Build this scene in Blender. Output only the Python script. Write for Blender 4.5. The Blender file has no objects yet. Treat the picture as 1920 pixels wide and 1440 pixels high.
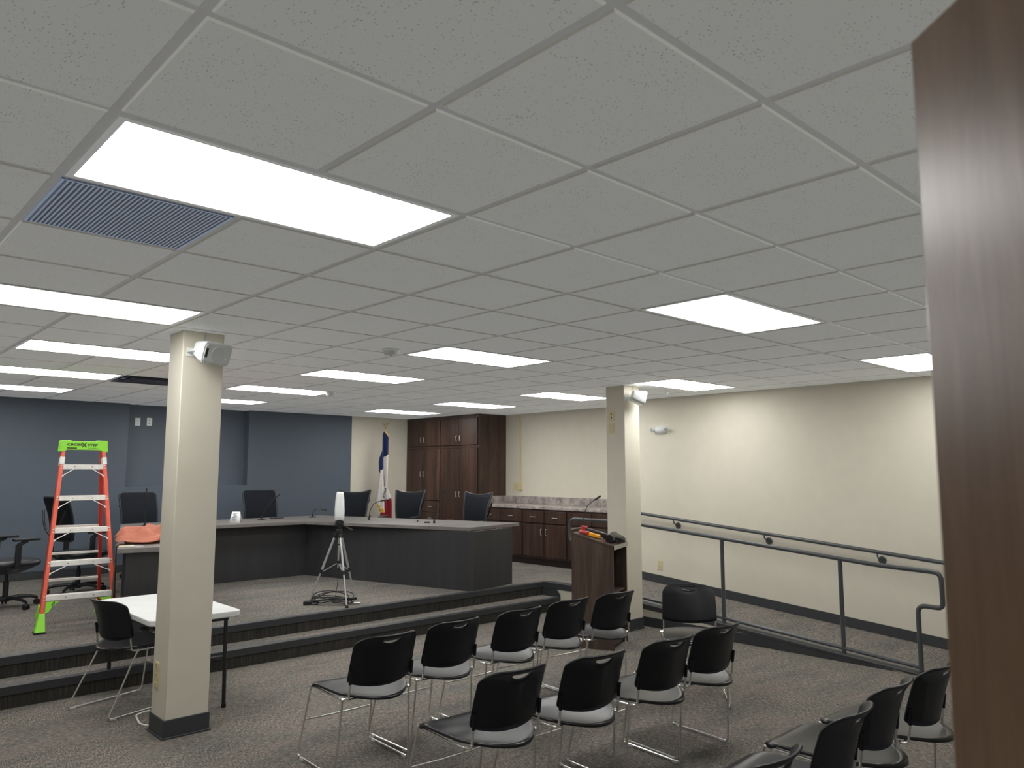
import bpy, bmesh, math, random
from mathutils import Vector as V, Matrix as M
random.seed(7)
scene = bpy.context.scene
col = scene.collection
PI = math.pi
# ------------------------------------------------------------------ camera calibration (solved from the ceiling grid)
HC = 2.68
F_PX = 1432.69752
CAM = V((-0.557073, -1.545626, HC - 0.956244))
_w = V((1.38327403, -0.54562841, 0.61226514))
RCW = M.Rotation(_w.length, 3, _w.normalized())          # world -> camera (x right, y down, z forward)
RWC = RCW.transposed()
def ray(x, y): return RWC @ V(((x - 960) / F_PX, (y - 720) / F_PX, 1))
def on(x, y, n, p):
    d = ray(x, y); n = V(n); return CAM + d * ((V(p) - CAM).dot(n) / d.dot(n))
def onx(x, y, X): return on(x, y, (1, 0, 0), (X, 0, 0))
def ony(x, y, Y): return on(x, y, (0, 1, 0), (0, Y, 0))
def onz(x, y, Z): return on(x, y, (0, 0, 1), (0, 0, Z))
T = 0.6096                                              # ceiling tile

# ------------------------------------------------------------------ materials
def new_mat(name):
    m = bpy.data.materials.new(name); m.use_nodes = True
    nt = m.node_tree; b = nt.nodes['Principled BSDF']
    return m, nt, b
def N(nt, t, **kw):
    n = nt.nodes.new(t)
    for k, v in kw.items(): setattr(n, k, v)
    return n
def plain(name, c, rough=.5, metal=0., spec=.5, bump=0., bscale=200., var=0., vscale=6.):
    m, nt, b = new_mat(name)
    b.inputs['Roughness'].default_value = rough; b.inputs['Metallic'].default_value = metal
    b.inputs['Specular IOR Level'].default_value = spec
    tc = N(nt, 'ShaderNodeTexCoord')
    ns = N(nt, 'ShaderNodeTexNoise'); ns.inputs['Scale'].default_value = vscale; ns.inputs['Detail'].default_value = 3
    nt.links.new(tc.outputs['Object'], ns.inputs['Vector'])
    rp = N(nt, 'ShaderNodeValToRGB')
    v = max(var, .02)
    rp.color_ramp.elements[0].position = .3; rp.color_ramp.elements[1].position = .7
    rp.color_ramp.elements[0].color = (*[x * (1 - v) for x in c], 1)
    rp.color_ramp.elements[1].color = (*[min(1, x * (1 + v)) for x in c], 1)
    nt.links.new(ns.outputs['Fac'], rp.inputs['Fac']); nt.links.new(rp.outputs['Color'], b.inputs['Base Color'])
    if bump:
        n2 = N(nt, 'ShaderNodeTexNoise'); n2.inputs['Scale'].default_value = bscale; n2.inputs['Detail'].default_value = 2
        bp = N(nt, 'ShaderNodeBump'); bp.inputs['Strength'].default_value = bump; bp.inputs['Distance'].default_value = .003
        nt.links.new(tc.outputs['Object'], n2.inputs['Vector']); nt.links.new(n2.outputs['Fac'], bp.inputs['Height'])
        nt.links.new(bp.outputs['Normal'], b.inputs['Normal'])
    return m
def emis(name, c, s):
    m, nt, b = new_mat(name)
    b.inputs['Base Color'].default_value = (.8, .8, .8, 1)
    b.inputs['Emission Color'].default_value = (*c, 1); b.inputs['Emission Strength'].default_value = s
    return m
def wood(name, c0, c1, c2, grain=(1, 1, .06), scale=26, rough=.45, spec=.4):
    m, nt, b = new_mat(name)
    tc = N(nt, 'ShaderNodeTexCoord'); mp = N(nt, 'ShaderNodeMapping'); mp.inputs['Scale'].default_value = grain
    nt.links.new(tc.outputs['Object'], mp.inputs['Vector'])
    n1 = N(nt, 'ShaderNodeTexNoise'); n1.inputs['Scale'].default_value = scale; n1.inputs['Detail'].default_value = 6; n1.inputs['Roughness'].default_value = .65; n1.inputs['Distortion'].default_value = .8
    nt.links.new(mp.outputs['Vector'], n1.inputs['Vector'])
    n2 = N(nt, 'ShaderNodeTexNoise'); n2.inputs['Scale'].default_value = scale * .18; n2.inputs['Detail'].default_value = 2
    nt.links.new(mp.outputs['Vector'], n2.inputs['Vector'])
    ad = N(nt, 'ShaderNodeMath', operation='MULTIPLY_ADD'); ad.inputs[1].default_value = .5
    nt.links.new(n2.outputs['Fac'], ad.inputs[0])
    ml = N(nt, 'ShaderNodeMath', operation='MULTIPLY'); ml.inputs[1].default_value = .5
    nt.links.new(n1.outputs['Fac'], ml.inputs[0]); nt.links.new(ml.outputs[0], ad.inputs[2])
    rp = N(nt, 'ShaderNodeValToRGB'); e = rp.color_ramp.elements
    e[0].position = .36; e[0].color = (*c0, 1); e[1].position = .64; e[1].color = (*c2, 1)
    k = e.new(.5); k.color = (*c1, 1)
    nt.links.new(ad.outputs[0], rp.inputs['Fac']); nt.links.new(rp.outputs['Color'], b.inputs['Base Color'])
    b.inputs['Roughness'].default_value = rough; b.inputs['Specular IOR Level'].default_value = spec
    bp = N(nt, 'ShaderNodeBump'); bp.inputs['Strength'].default_value = .08; bp.inputs['Distance'].default_value = .002
    nt.links.new(n1.outputs['Fac'], bp.inputs['Height']); nt.links.new(bp.outputs['Normal'], b.inputs['Normal'])
    return m
def carpet(name, cols, tile=.61, riser=False):
    """carpet tiles: streaky pile, quarter turned from one tile to the next"""
    m, nt, b = new_mat(name); L = nt.links.new
    b.inputs['Roughness'].default_value = .95; b.inputs['Specular IOR Level'].default_value = .1
    tc = N(nt, 'ShaderNodeTexCoord')
    def streak(sc):
        mp = N(nt, 'ShaderNodeMapping'); mp.inputs['Scale'].default_value = sc; L(tc.outputs['Object'], mp.inputs['Vector'])
        n = N(nt, 'ShaderNodeTexNoise'); n.inputs['Scale'].default_value = 1; n.inputs['Detail'].default_value = 4; n.inputs['Roughness'].default_value = .7
        L(mp.outputs['Vector'], n.inputs['Vector']); return n
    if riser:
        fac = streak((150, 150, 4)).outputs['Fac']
    else:
        a = streak((26, 150, 26)); c = streak((150, 26, 26))
        ck = N(nt, 'ShaderNodeTexChecker'); ck.inputs['Scale'].default_value = 1 / tile
        mp = N(nt, 'ShaderNodeMapping'); mp.inputs['Location'].default_value = (.13, .21, .013); L(tc.outputs['Object'], mp.inputs['Vector']); L(mp.outputs['Vector'], ck.inputs['Vector'])
        mx = N(nt, 'ShaderNodeMix', data_type='FLOAT'); L(ck.outputs['Fac'], mx.inputs[0]); L(a.outputs['Fac'], mx.inputs[2]); L(c.outputs['Fac'], mx.inputs[3])
        fac = mx.outputs[0]
    rp = N(nt, 'ShaderNodeValToRGB'); e = rp.color_ramp.elements
    e[0].position = .33; e[0].color = (*cols[0], 1); e[1].position = .68; e[1].color = (*cols[2], 1); k = e.new(.5); k.color = (*cols[1], 1)
    L(fac, rp.inputs['Fac'])
    # slow drift of tint between warm, olive and plum
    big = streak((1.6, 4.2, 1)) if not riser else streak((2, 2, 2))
    r2 = N(nt, 'ShaderNodeValToRGB'); e = r2.color_ramp.elements
    e[0].position = .35; e[0].color = (1.16, 1.06, 1.03, 1); e[1].position = .66; e[1].color = (.80, .83, .83, 1); k = e.new(.5); k.color = (1, 1.0, .93, 1)
    L(big.outputs['Fac'], r2.inputs['Fac'])
    mu = N(nt, 'ShaderNodeMix', data_type='RGBA', blend_type='MULTIPLY'); mu.inputs[0].default_value = 1
    L(rp.outputs['Color'], mu.inputs[6]); L(r2.outputs['Color'], mu.inputs[7]); L(mu.outputs[2], b.inputs['Base Color'])
    f = N(nt, 'ShaderNodeTexNoise'); f.inputs['Scale'].default_value = 350; L(tc.outputs['Object'], f.inputs['Vector'])
    bp = N(nt, 'ShaderNodeBump'); bp.inputs['Strength'].default_value = .5; bp.inputs['Distance'].default_value = .006
    L(f.outputs['Fac'], bp.inputs['Height']); L(bp.outputs['Normal'], b.inputs['Normal'])
    return m
def ceiling_tile(name):
    m, nt, b = new_mat(name); L = nt.links.new
    b.inputs['Roughness'].default_value = .9; b.inputs['Specular IOR Level'].default_value = .1
    tc = N(nt, 'ShaderNodeTexCoord')
    mp = N(nt, 'ShaderNodeMapping'); mp.inputs['Scale'].default_value = (120, 84, 20); L(tc.outputs['Object'], mp.inputs['Vector'])
    vo = N(nt, 'ShaderNodeTexVoronoi'); vo.inputs['Scale'].default_value = 1; vo.inputs['Randomness'].default_value = 1; L(mp.outputs['Vector'], vo.inputs['Vector'])
    sz = N(nt, 'ShaderNodeTexNoise'); sz.inputs['Scale'].default_value = 9; L(tc.outputs['Object'], sz.inputs['Vector'])
    th = N(nt, 'ShaderNodeMath', operation='MULTIPLY'); th.inputs[1].default_value = .36; L(sz.outputs['Fac'], th.inputs[0])
    lt = N(nt, 'ShaderNodeMath', operation='LESS_THAN'); L(vo.outputs['Distance'], lt.inputs[0]); L(th.outputs[0], lt.inputs[1])
    # only some of the cells carry a fissure
    sp = N(nt, 'ShaderNodeSeparateColor'); L(vo.outputs['Color'], sp.inputs[0])
    gt = N(nt, 'ShaderNodeMath', operation='GREATER_THAN'); gt.inputs[1].default_value = .35; L(sp.outputs[0], gt.inputs[0])
    an = N(nt, 'ShaderNodeMath', operation='MULTIPLY'); L(lt.outputs[0], an.inputs[0]); L(gt.outputs[0], an.inputs[1])
    mx = N(nt, 'ShaderNodeMix', data_type='RGBA'); L(an.outputs[0], mx.inputs[0])
    mx.inputs[6].default_value = (.66, .66, .63, 1); mx.inputs[7].default_value = (.34, .33, .31, 1)
    L(mx.outputs[2], b.inputs['Base Color'])
    return m
def counter_mat(name):
    m, nt, b = new_mat(name); L = nt.links.new
    b.inputs['Roughness'].default_value = .4
    tc = N(nt, 'ShaderNodeTexCoord')
    n = N(nt, 'ShaderNodeTexNoise'); n.inputs['Scale'].default_value = 9; n.inputs['Detail'].default_value = 9; n.inputs['Roughness'].default_value = .7; L(tc.outputs['Object'], n.inputs['Vector'])
    rp = N(nt, 'ShaderNodeValToRGB'); e = rp.color_ramp.elements
    e[0].position = .35; e[0].color = (.16, .13, .125, 1); e[1].position = .65; e[1].color = (.46, .41, .38, 1)
    L(n.outputs['Fac'], rp.inputs['Fac']); L(rp.outputs['Color'], b.inputs['Base Color'])
    return m

CREAM = plain('cream_paint', (.62, .585, .485), .55, bump=.06, bscale=160, var=.015)
BLUE = plain('blue_paint', (.085, .106, .135), .6, bump=.05, bscale=160, var=.02)
FLOOR = carpet('floor_carpet', ((.060, .055, .051), (.150, .139, .128), (.355, .330, .306)))
PLATC = carpet('platform_carpet', ((.06, .056, .053), (.15, .14, .131), (.35, .33, .31)))
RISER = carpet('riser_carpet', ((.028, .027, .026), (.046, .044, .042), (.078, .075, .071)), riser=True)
RUBBER = plain('dark_rubber', (.033, .036, .039), .5, var=.05)
TILE = ceiling_tile('ceiling_tile')
TILE_EDGE_LIT = plain('tile_edge_lit', (.93, .93, .89), .9)  # paler than the tile face: the lit rim is put into the colour
GRID = plain('grid_white', (.70, .71, .71), .5)
DIFF = emis('light_diffuser', (1, .99, .97), 12.3)
FRAME_W = plain('fixture_white', (.75, .76, .74), .4)
WALNUT = wood('walnut', (.019, .0098, .0067), (.044, .0225, .0152), (.088, .047, .032))
WALNUT_E = wood('walnut_end', (.018, .010, .0074), (.043, .024, .017), (.076, .043, .031), scale=34)
DOORW = wood('door_oak', (.085, .044, .021), (.155, .085, .043), (.235, .138, .076), grain=(1, 1, .09), scale=38, rough=.3, spec=.9)
LECTW = wood('lectern_wood', (.025, .0155, .0105), (.052, .0335, .0235), (.088, .059, .043), scale=24)
DARKIN = plain('dark_inside', (.006, .005, .006), .8)
PLASTIC = plain('black_plastic', (.003, .0037, .006), .40, spec=.38, bump=.02, bscale=900)
SEATP = plain('seat_plastic', (.007, .0075, .009), .30, spec=.5)
CHROME = plain('chrome', (.78, .77, .74), .24, 1.)
GLIDE = plain('clear_glide', (.55, .55, .55), .2)
DESKTOP = wood('grey_laminate', (.13, .118, .11), (.165, .152, .142), (.205, .19, .178), grain=(.05, 1, 1), scale=30, rough=.42)
DESKB = wood('charcoal_laminate', (.027, .0265, .028), (.0315, .031, .0325), (.037, .0365, .038), grain=(1, 1, .05), scale=30, rough=.45)
RAIL = plain('rail_paint', (.062, .067, .073), .38, var=.04)
COUNTER = counter_mat('counter_laminate')
IVORY = plain('ivory_plastic', (.60, .51, .29), .4)
WHITEP = plain('white_plastic', (.72, .74, .74), .4)
GREYP = plain('grey_plastic', (.35, .36, .37), .45)
BLK = plain('matte_black', (.007, .007, .008), .5)
BLKG = plain('gloss_black', (.006, .006, .007), .2)
MESHF = plain('mesh_fabric', (.006, .0085, .0135), .8, spec=.25, bump=.4, bscale=700)
CHAIRF = plain('chair_frame_black', (.010, .011, .014), .4)
TABLEW = plain('table_white', (.70, .71, .70), .42, bump=.05, bscale=120)
ORANGE = plain('fibreglass_orange', (.80, .125, .07), .42, var=.06)
ORANGED = plain('fibreglass_red', (.45, .03, .02), .5)
GREEN = plain('lime_plastic', (.34, .88, .06), .4)
ALU = plain('aluminium', (.86, .85, .80), .5, .05, var=.08, vscale=20)
SILV = plain('tripod_silver', (.6, .61, .61), .3, .75)
CLOTH = plain('salmon_cloth', (.47, .165, .105), .85, var=.1)
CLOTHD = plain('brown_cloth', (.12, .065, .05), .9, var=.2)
FBLUE = plain('flag_blue', (.007, .017, .075), .7, var=.15, vscale=30)
FWHITE = plain('flag_white', (.62, .60, .57), .7, var=.04, vscale=30)
FRED = plain('flag_red', (.25, .011, .025), .7, var=.12, vscale=30)
GOLD = plain('gold_fringe', (.70, .43, .08), .55)
GOLDM = plain('gold_metal', (.38, .30, .17), .4, .5)
BROWNM = plain('emblem_brown', (.10, .06, .05), .7)
YELLOW = plain('tool_yellow', (.80, .36, .02), .4)
REDP = plain('tool_red', (.42, .03, .02), .4)
PAPER = plain('paper_white', (.78, .78, .76), .7)
PRINT = plain('print_blue', (.22, .30, .42), .7)
CORDW = plain('cord_white', (.72, .69, .60), .5)
LOUVER = plain('louver_grey', (.50, .575, .70), .5)
SLATE = plain('diffuser_slate', (.045, .055, .08), .5)

# ------------------------------------------------------------------ mesh builder
class MB:
    def __init__(s): s.v = []; s.f = []; s.m = []; s.cur = 0
    def add(s, vs, fs):
        o = len(s.v); s.v += [tuple(x) for x in vs]; s.f += [[i + o for i in f] for f in fs]; s.m += [s.cur] * len(fs)
    def box(s, x0, x1, y0, y1, z0, z1, X=None):
        vs = [V((x, y, z)) for z in (z0, z1) for y in (y0, y1) for x in (x0, x1)]
        if X is not None: vs = [X @ p for p in vs]
        s.add(vs, [(0, 2, 3, 1), (4, 5, 7, 6), (0, 1, 5, 4), (2, 6, 7, 3), (0, 4, 6, 2), (1, 3, 7, 5)]); return s
    def bar(s, a, b, w, h, up=(0, 0, 1), w2=None, h2=None):
        """box section bar from a to b, w across, h along up"""
        a = V(a); b = V(b); d = (b - a).normalized(); up = V(up); x = d.cross(up)
        if x.length < 1e-4: x = d.cross(V((0, 1, 0)))
        x.normalize(); u = x.cross(d).normalized()
        w2 = w if w2 is None else w2; h2 = h if h2 is None else h2
        vs = [p + x * sx * ww / 2 + u * su * hh / 2 for p, ww, hh in ((a, w, h), (b, w2, h2)) for sx, su in ((-1, -1), (1, -1), (1, 1), (-1, 1))]
        s.add(vs, [(0, 3, 2, 1), (4, 5, 6, 7), (0, 1, 5, 4), (1, 2, 6, 5), (2, 3, 7, 6), (3, 0, 4, 7)]); return s
    def tube(s, pts, r, n=8, closed=False, caps=True, r2=None):
        pts = [V(p) for p in pts]; K = len(pts); rings = []
        t0 = (pts[1] - pts[0]).normalized()
        nrm = t0.cross(V((0, 0, 1)))
        if nrm.length < 1e-3: nrm = t0.cross(V((0, 1, 0)))
        nrm.normalize()
        for i, p in enumerate(pts):
            if closed: t = pts[(i + 1) % K] - pts[i - 1]
            else: t = pts[min(i + 1, K - 1)] - pts[max(i - 1, 0)]
            if t.length < 1e-9: t = t0
            t.normalize(); nrm = (nrm - t * nrm.dot(t))
            if nrm.length < 1e-6: nrm = t.orthogonal()
            nrm.normalize(); bn = t.cross(nrm)
            rr = r if r2 is None else r + (r2 - r) * i / (K - 1)
            rings.append([p + (nrm * math.cos(2 * PI * k / n) + bn * math.sin(2 * PI * k / n)) * rr for k in range(n)])
        vs = [q for R in rings for q in R]; fs = []
        for i in range(K if closed else K - 1):
            j = (i + 1) % K
            fs += [(i * n + k, i * n + (k + 1) % n, j * n + (k + 1) % n, j * n + k) for k in range(n)]
        if caps and not closed: fs += [tuple(range(n))[::-1], tuple((K - 1) * n + k for k in range(n))]
        s.add(vs, fs); return s
    def cyl(s, a, b, r, r2=None, n=16): return s.tube([a, b], r, n, r2=r if r2 is None else r2)
    def lathe(s, prof, n=24, X=None):
        """prof: (radius, height) pairs"""
        vs = []; fs = []
        for r, z in prof: vs += [V((r * math.cos(2 * PI * k / n), r * math.sin(2 * PI * k / n), z)) for k in range(n)]
        for i in range(len(prof) - 1): fs += [(i * n + k, i * n + (k + 1) % n, (i + 1) * n + (k + 1) % n, (i + 1) * n + k) for k in range(n)]
        fs += [tuple(range(n))[::-1], tuple((len(prof) - 1) * n + k for k in range(n))]
        if X is not None: vs = [X @ p for p in vs]
        s.add(vs, fs); return s
    def prism(s, poly, z0, z1, X=None):
        n = len(poly); vs = [V((x, y, z0)) for x, y in poly] + [V((x, y, z1)) for x, y in poly]
        if X is not None: vs = [X @ p for p in vs]
        s.add(vs, [tuple(range(n))[::-1], tuple(range(n, 2 * n))] + [(i, (i + 1) % n, n + (i + 1) % n, n + i) for i in range(n)]); return s
    def grid(s, rows):
        h = len(rows); w = len(rows[0]); s.add([p for r in rows for p in r], [(i * w + j, i * w + j + 1, (i + 1) * w + j + 1, (i + 1) * w + j) for i in range(h - 1) for j in range(w - 1)]); return s
    def mesh_from(s, me, X):
        s.add([X @ v.co for v in me.vertices], [tuple(p.vertices) for p in me.polygons]); return s
    def build(s, name, mats, parent=None, bevel=0., smooth=35, solid=0., sub=0, merge=1e-5, recalc=True, seg=2):
        me = bpy.data.meshes.new(name); me.from_pydata([tuple(v) for v in s.v], [], s.f)
        mats = mats if isinstance(mats, (list, tuple)) else [mats]
        for m in mats: me.materials.append(m)
        me.polygons.foreach_set('material_index', s.m)
        bm = bmesh.new(); bm.from_mesh(me); bmesh.ops.remove_doubles(bm, verts=bm.verts, dist=merge)
        if recalc: bmesh.ops.recalc_face_normals(bm, faces=bm.faces)
        bm.to_mesh(me); bm.free()
        me.polygons.foreach_set('use_smooth', [True] * len(me.polygons))
        me.set_sharp_from_angle(angle=math.radians(smooth)); me.update()
        o = bpy.data.objects.new(name, me); col.objects.link(o)
        if parent is not None: o.parent = parent
        if solid:
            md = o.modifiers.new('solid', 'SOLIDIFY'); md.thickness = solid; md.offset = 0
        if bevel:
            md = o.modifiers.new('bevel', 'BEVEL'); md.width = bevel; md.segments = seg; md.limit_method = 'ANGLE'; md.angle_limit = math.radians(40)
        if sub:
            md = o.modifiers.new('sub', 'SUBSURF'); md.levels = sub; md.render_levels = sub
        return o
def fillet(pts, r, n=6):
    """round the corners of a polyline"""
    pts = [V(p) for p in pts]; out = [pts[0]]
    for i in range(1, len(pts) - 1):
        p = pts[i]; a = pts[i - 1] - p; b = pts[i + 1] - p
        rr = r[i - 1] if isinstance(r, (list, tuple)) else r
        rr = min(rr, a.length * .49, b.length * .49)
        A = p + a.normalized() * rr; B = p + b.normalized() * rr
        for k in range(n + 1):
            t = k / n; out.append(A * (1 - t) ** 2 + p * 2 * t * (1 - t) + B * t * t)
    out.append(pts[-1]); return out
def rrect(w, h, r, n=6, cx=0, cy=0):
    out = []
    for sx, sy, a0 in ((1, 1, 0), (-1, 1, 90), (-1, -1, 180), (1, -1, 270)):
        for k in range(n + 1):
            a = math.radians(a0 + 90 * k / n); out.append((cx + sx * (w / 2 - r) + r * math.cos(a), cy + sy * (h / 2 - r) + r * math.sin(a)))
    return out
def text_mesh(txt, size, extrude=.0004, bold=0., align='CENTER'):
    cu = bpy.data.curves.new('txt', 'FONT'); cu.body = txt; cu.size = size; cu.extrude = extrude; cu.offset = bold; cu.align_x = align; cu.align_y = 'CENTER'
    ob = bpy.data.objects.new('txt', cu); col.objects.link(ob)
    dg = bpy.context.evaluated_depsgraph_get(); dg.update()
    me = bpy.data.meshes.new_from_object(ob.evaluated_get(dg))
    bpy.data.objects.remove(ob); bpy.data.curves.remove(cu)
    return me
def tag(o, label, cat, group=None, kind=None):
    o['label'] = label; o['category'] = cat
    if group: o['group'] = group
    if kind: o['kind'] = kind
    return o
def thing(name, label, cat, loc=(0, 0, 0), rz=0, group=None):
    o = bpy.data.objects.new(name, None); o.empty_display_size = .1; col.objects.link(o)
    o.location = loc; o.rotation_euler = (0, 0, rz)
    return tag(o, label, cat, group)
def struct(o): o['kind'] = 'structure'; return o
def kids(o): return [c for c in bpy.data.objects if c.parent == o]
KID = {}
def tree(o): return [(c, [g for g in bpy.data.objects if g.parent == c]) for c in bpy.data.objects if c.parent == o]
def dup(root, tr, loc, rz, label, group=None):
    r = root.copy(); col.objects.link(r); r.location = loc; r.rotation_euler = (0, 0, rz); r['label'] = label
    if group: r['group'] = group
    for ch, gs in tr:
        c = ch.copy(); col.objects.link(c); c.parent = r
        for g in gs:
            d = g.copy(); col.objects.link(d); d.parent = c
    return r
def frame(origin, xdir, ydir):
    x = V(xdir).normalized(); y = V(ydir); y = (y - x * y.dot(x)).normalized(); z = x.cross(y)
    m = M.Identity(4)
    for i in range(3): m[i][0] = x[i]; m[i][1] = y[i]; m[i][2] = z[i]; m[i][3] = origin[i]
    return m
def lerp(tab, t):
    if t <= tab[0][0]: return tab[0][1]
    for (a, b), (c, d) in zip(tab, tab[1:]):
        if t <= c: return b + (d - b) * (t - a) / (c - a if c > a else 1)
    return tab[-1][1]

# ================================================================== SETTING
XL, YF, YB = -3.0, -2.35, 10.18
XR, XC, YJ = 7.75, 8.35, 5.0            # ramp wall, cabinet wall, the jog between them
ZP, Z1 = .31, .155                       # platform, first step
YS1, YS2 = 5.20, 5.49                    # riser lines
XE = 6.57                                # ramp edge
RY0, RY1 = 1.10, 4.90                    # ramp foot, ramp head
def rampz(y): return max(0., min(ZP, ZP * (y - RY0) / (RY1 - RY0)))
struct(MB().box(XL - .2, XC + .2, YF - .2, YB + .3, -.08, 0).build('floor', FLOOR))
# platform, step, ramp
struct(MB().prism([(XL, YS2), (XE, YS2), (XE, RY1), (XR, RY1), (XR, YJ), (XC, YJ), (XC, YB), (XL, YB)], .0, ZP).build('platform', PLATC))
struct(MB().box(XL, XE - .01, YS1, YS2, 0, Z1).build('step', PLATC))
ys = [RY0 + (RY1 - RY0) * i / 12 for i in range(13)]
mb = MB(); mb.grid([[(XE, y, rampz(y) + .002), (XR, y, rampz(y) + .002)] for y in ys]); struct(mb.build('ramp', PLATC))
# risers
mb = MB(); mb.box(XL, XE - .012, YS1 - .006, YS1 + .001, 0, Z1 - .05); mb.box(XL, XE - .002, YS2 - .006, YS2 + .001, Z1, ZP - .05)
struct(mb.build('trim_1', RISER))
# rubber nosings
mb = MB()
for y, z, xe in ((YS1, Z1, XE + .07), (YS2, ZP, XE)):
    mb.prism([(y - .022, z + .006), (y + .05, z + .006), (y + .05, z), (y - .004, z - .058), (y - .018, z - .058)], XL, xe,
             M(((0, 0, 1, 0), (1, 0, 0, 0), (0, 1, 0, 0), (0, 0, 0, 1))))
struct(mb.build('trim_2', RUBBER, bevel=.004))
# ramp side: cream face, edge band, top strip and base
mb = MB(); mb.prism([(RY0, 0), (YS2, 0), (YS2, ZP - .01), (RY1, ZP - .01), (RY0, 0.001)], XE - .004, XE + .02, M(((0, 0, 1, 0), (1, 0, 0, 0), (0, 1, 0, 0), (0, 0, 0, 1))))
struct(mb.build('wall_ramp', CREAM))
mb = MB()
yz = [(RY0 - .12, -.0), (RY1, ZP), (YS2 - .01, ZP)]
for (a, za), (b, zb) in zip(yz, yz[1:]):
    vs = [(XE - .018, a, za + .012), (XE - .018, b, zb + .012), (XE - .018, b, zb - .062), (XE - .018, a, max(0, za - .062)), (XE + .09, a, za + .012), (XE + .09, b, zb + .012), (XE + .09, b, zb - .0), (XE + .09, a, za - .0)]
    mb.add(vs, [(0, 1, 2, 3), (4, 7, 6, 5), (0, 4, 5, 1), (3, 2, 6, 7), (0, 3, 7, 4), (1, 5, 6, 2)])
struct(mb.build('trim_3', RUBBER, bevel=.004))
mb = MB(); mb.prism([(RY0 + .1, 0), (YS1, 0), (YS1, .10), (2.30, .10), (RY0 + .1, .006)], XE - .012, XE, M(((0, 0, 1, 0), (1, 0, 0, 0), (0, 1, 0, 0), (0, 0, 0, 1)))); mb.prism([(YS1 - .02, Z1), (YS2 - .01, Z1), (YS2 - .01, ZP - .05), (YS1 + .05, ZP - .05), (YS1 - .02, Z1 + .03)], XE - .014, XE, M(((0, 0, 1, 0), (1, 0, 0, 0), (0, 1, 0, 0), (0, 0, 0, 1))))
struct(mb.build('baseboard_ramp', RUBBER, bevel=.003))
mb = MB()
for (a, za), (b, zb) in zip([(RY0, 0), (RY1, ZP)], [(RY1, ZP), (YS2, ZP)]):
    vs = [(XE + .10, a, za + .010), (XE + .10, b, zb + .010), (XE + .15, b, zb + .010), (XE + .15, a, za + .010), (XE + .10, a, za), (XE + .10, b, zb), (XE + .15, b, zb), (XE + .15, a, za)]
    mb.add(vs, [(0, 1, 2, 3), (7, 6, 5, 4), (0, 4, 5, 1), (2, 6, 7, 3), (1, 5, 6, 2), (0, 3, 7, 4)])
struct(mb.build('trim_4', plain('strip_grey', (.11, .112, .112), .5)))
# walls
struct(MB().box(XR, XR + .6, YF, YJ, 0, HC + .1).build('wall_right', CREAM))
struct(MB().box(XC, XC + .15, YJ - .01, YB + .2, 0, HC + .1).build('wall_cabinet', CREAM))
BX = 6.56
mb = MB(); NX0, NX1, NZ = 2.905, 4.69, 1.503
mb.box(XL, NX0, YB, YB + .2, 0, HC + .1); mb.box(NX1, BX, YB, YB + .2, 0, HC + .1); mb.box(NX0, NX1, YB, YB + .2, 0, NZ); mb.box(NX0, NX1, YB + .15, YB + .2, NZ, HC + .1)
struct(mb.build('wall_back', BLUE))
struct(MB().box(BX, XC + .1, YB - .004, YB + .2, 0, HC + .1).build('wall_back_corner', CREAM))
struct(MB().box(XL - .15, XL, YF, YB + .2, 0, HC + .1).build('wall_left', CREAM))
struct(MB().box(XL - .15, XR + .1, YF - .15, YF, 0, HC + .1).build('wall_front', CREAM))
# baseboards
mb = MB()
yy = [YF, RY0, RY1, YJ]
for a, b in zip(yy, yy[1:]):
    za, zb = rampz(a), rampz(b); x0, x1 = XR - .012, XR
    vs = [(x0, a, za + .004), (x0, b, zb + .004), (x0, b, zb + .105), (x0, a, za + .105), (x1, a, za + .004), (x1, b, zb + .004), (x1, b, zb + .105), (x1, a, za + .105)]
    mb.add(vs, [(0, 3, 2, 1), (4, 5, 6, 7), (0, 1, 5, 4), (3, 7, 6, 2), (0, 4, 7, 3), (1, 2, 6, 5)])
struct(mb.build('baseboard_right', RUBBER))
struct(MB().box(XL, 7.76, YB - .012, YB, ZP + .003, ZP + .105).build('baseboard_back', RUBBER, bevel=.002))
# ceiling: lay-in tiles that drop below the grid
LIGHTS = [(0, 1), (0, 5), (1, 8), (1, 11), (1, 14), (5, 1), (5, 5), (5, 8), (5, 11), (5, 14), (10, 1), (10, 5), (10, 8), (10, 11), (10, 14)]
VENTS = [(0, 2), (3, 11)]
taken = {(u + d, v) for u, v in LIGHTS for d in (0, 1)} | set(VENTS)
mb = MB(); g = .0165; dz = .005; c = .0075
for u in range(-6, 14):
    for v in range(-5, 18):
        if (u, v) in taken: continue
        x0, x1, y0, y1 = u * T + g, (u + 1) * T - g, v * T + g, (v + 1) * T - g
        x1 = min(x1, XC); y1 = min(y1, YB + .2); x0 = max(x0, XL - .1); y0 = max(y0, YF - .1)
        if x1 - x0 < .02 or y1 - y0 < .02: continue
        mb.cur = 0; mb.add([(x0, y0, HC), (x1, y0, HC), (x1, y1, HC), (x0, y1, HC)], [(0, 3, 2, 1)])
        mb.cur = 1; z = HC + dz + .003; mb.add([(x0, y0, HC), (x1, y0, HC), (x1, y1, HC), (x0, y1, HC), (x0 - c, y0 - c, z), (x1 + c, y0 - c, z), (x1 + c, y1 + c, z), (x0 - c, y1 + c, z)], [(0, 1, 5, 4), (1, 2, 6, 5), (2, 3, 7, 6), (3, 0, 4, 7)])  # edges sloped outward so the painted rim shows bright
struct(mb.build('ceiling', [TILE, TILE_EDGE_LIT], recalc=False, merge=1e-7))
mb = MB(); zg = HC + dz
for u in range(-5, 15): mb.box(u * T - .015, u * T + .015, YF - .1, YB + .2, zg, zg + .004)
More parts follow.
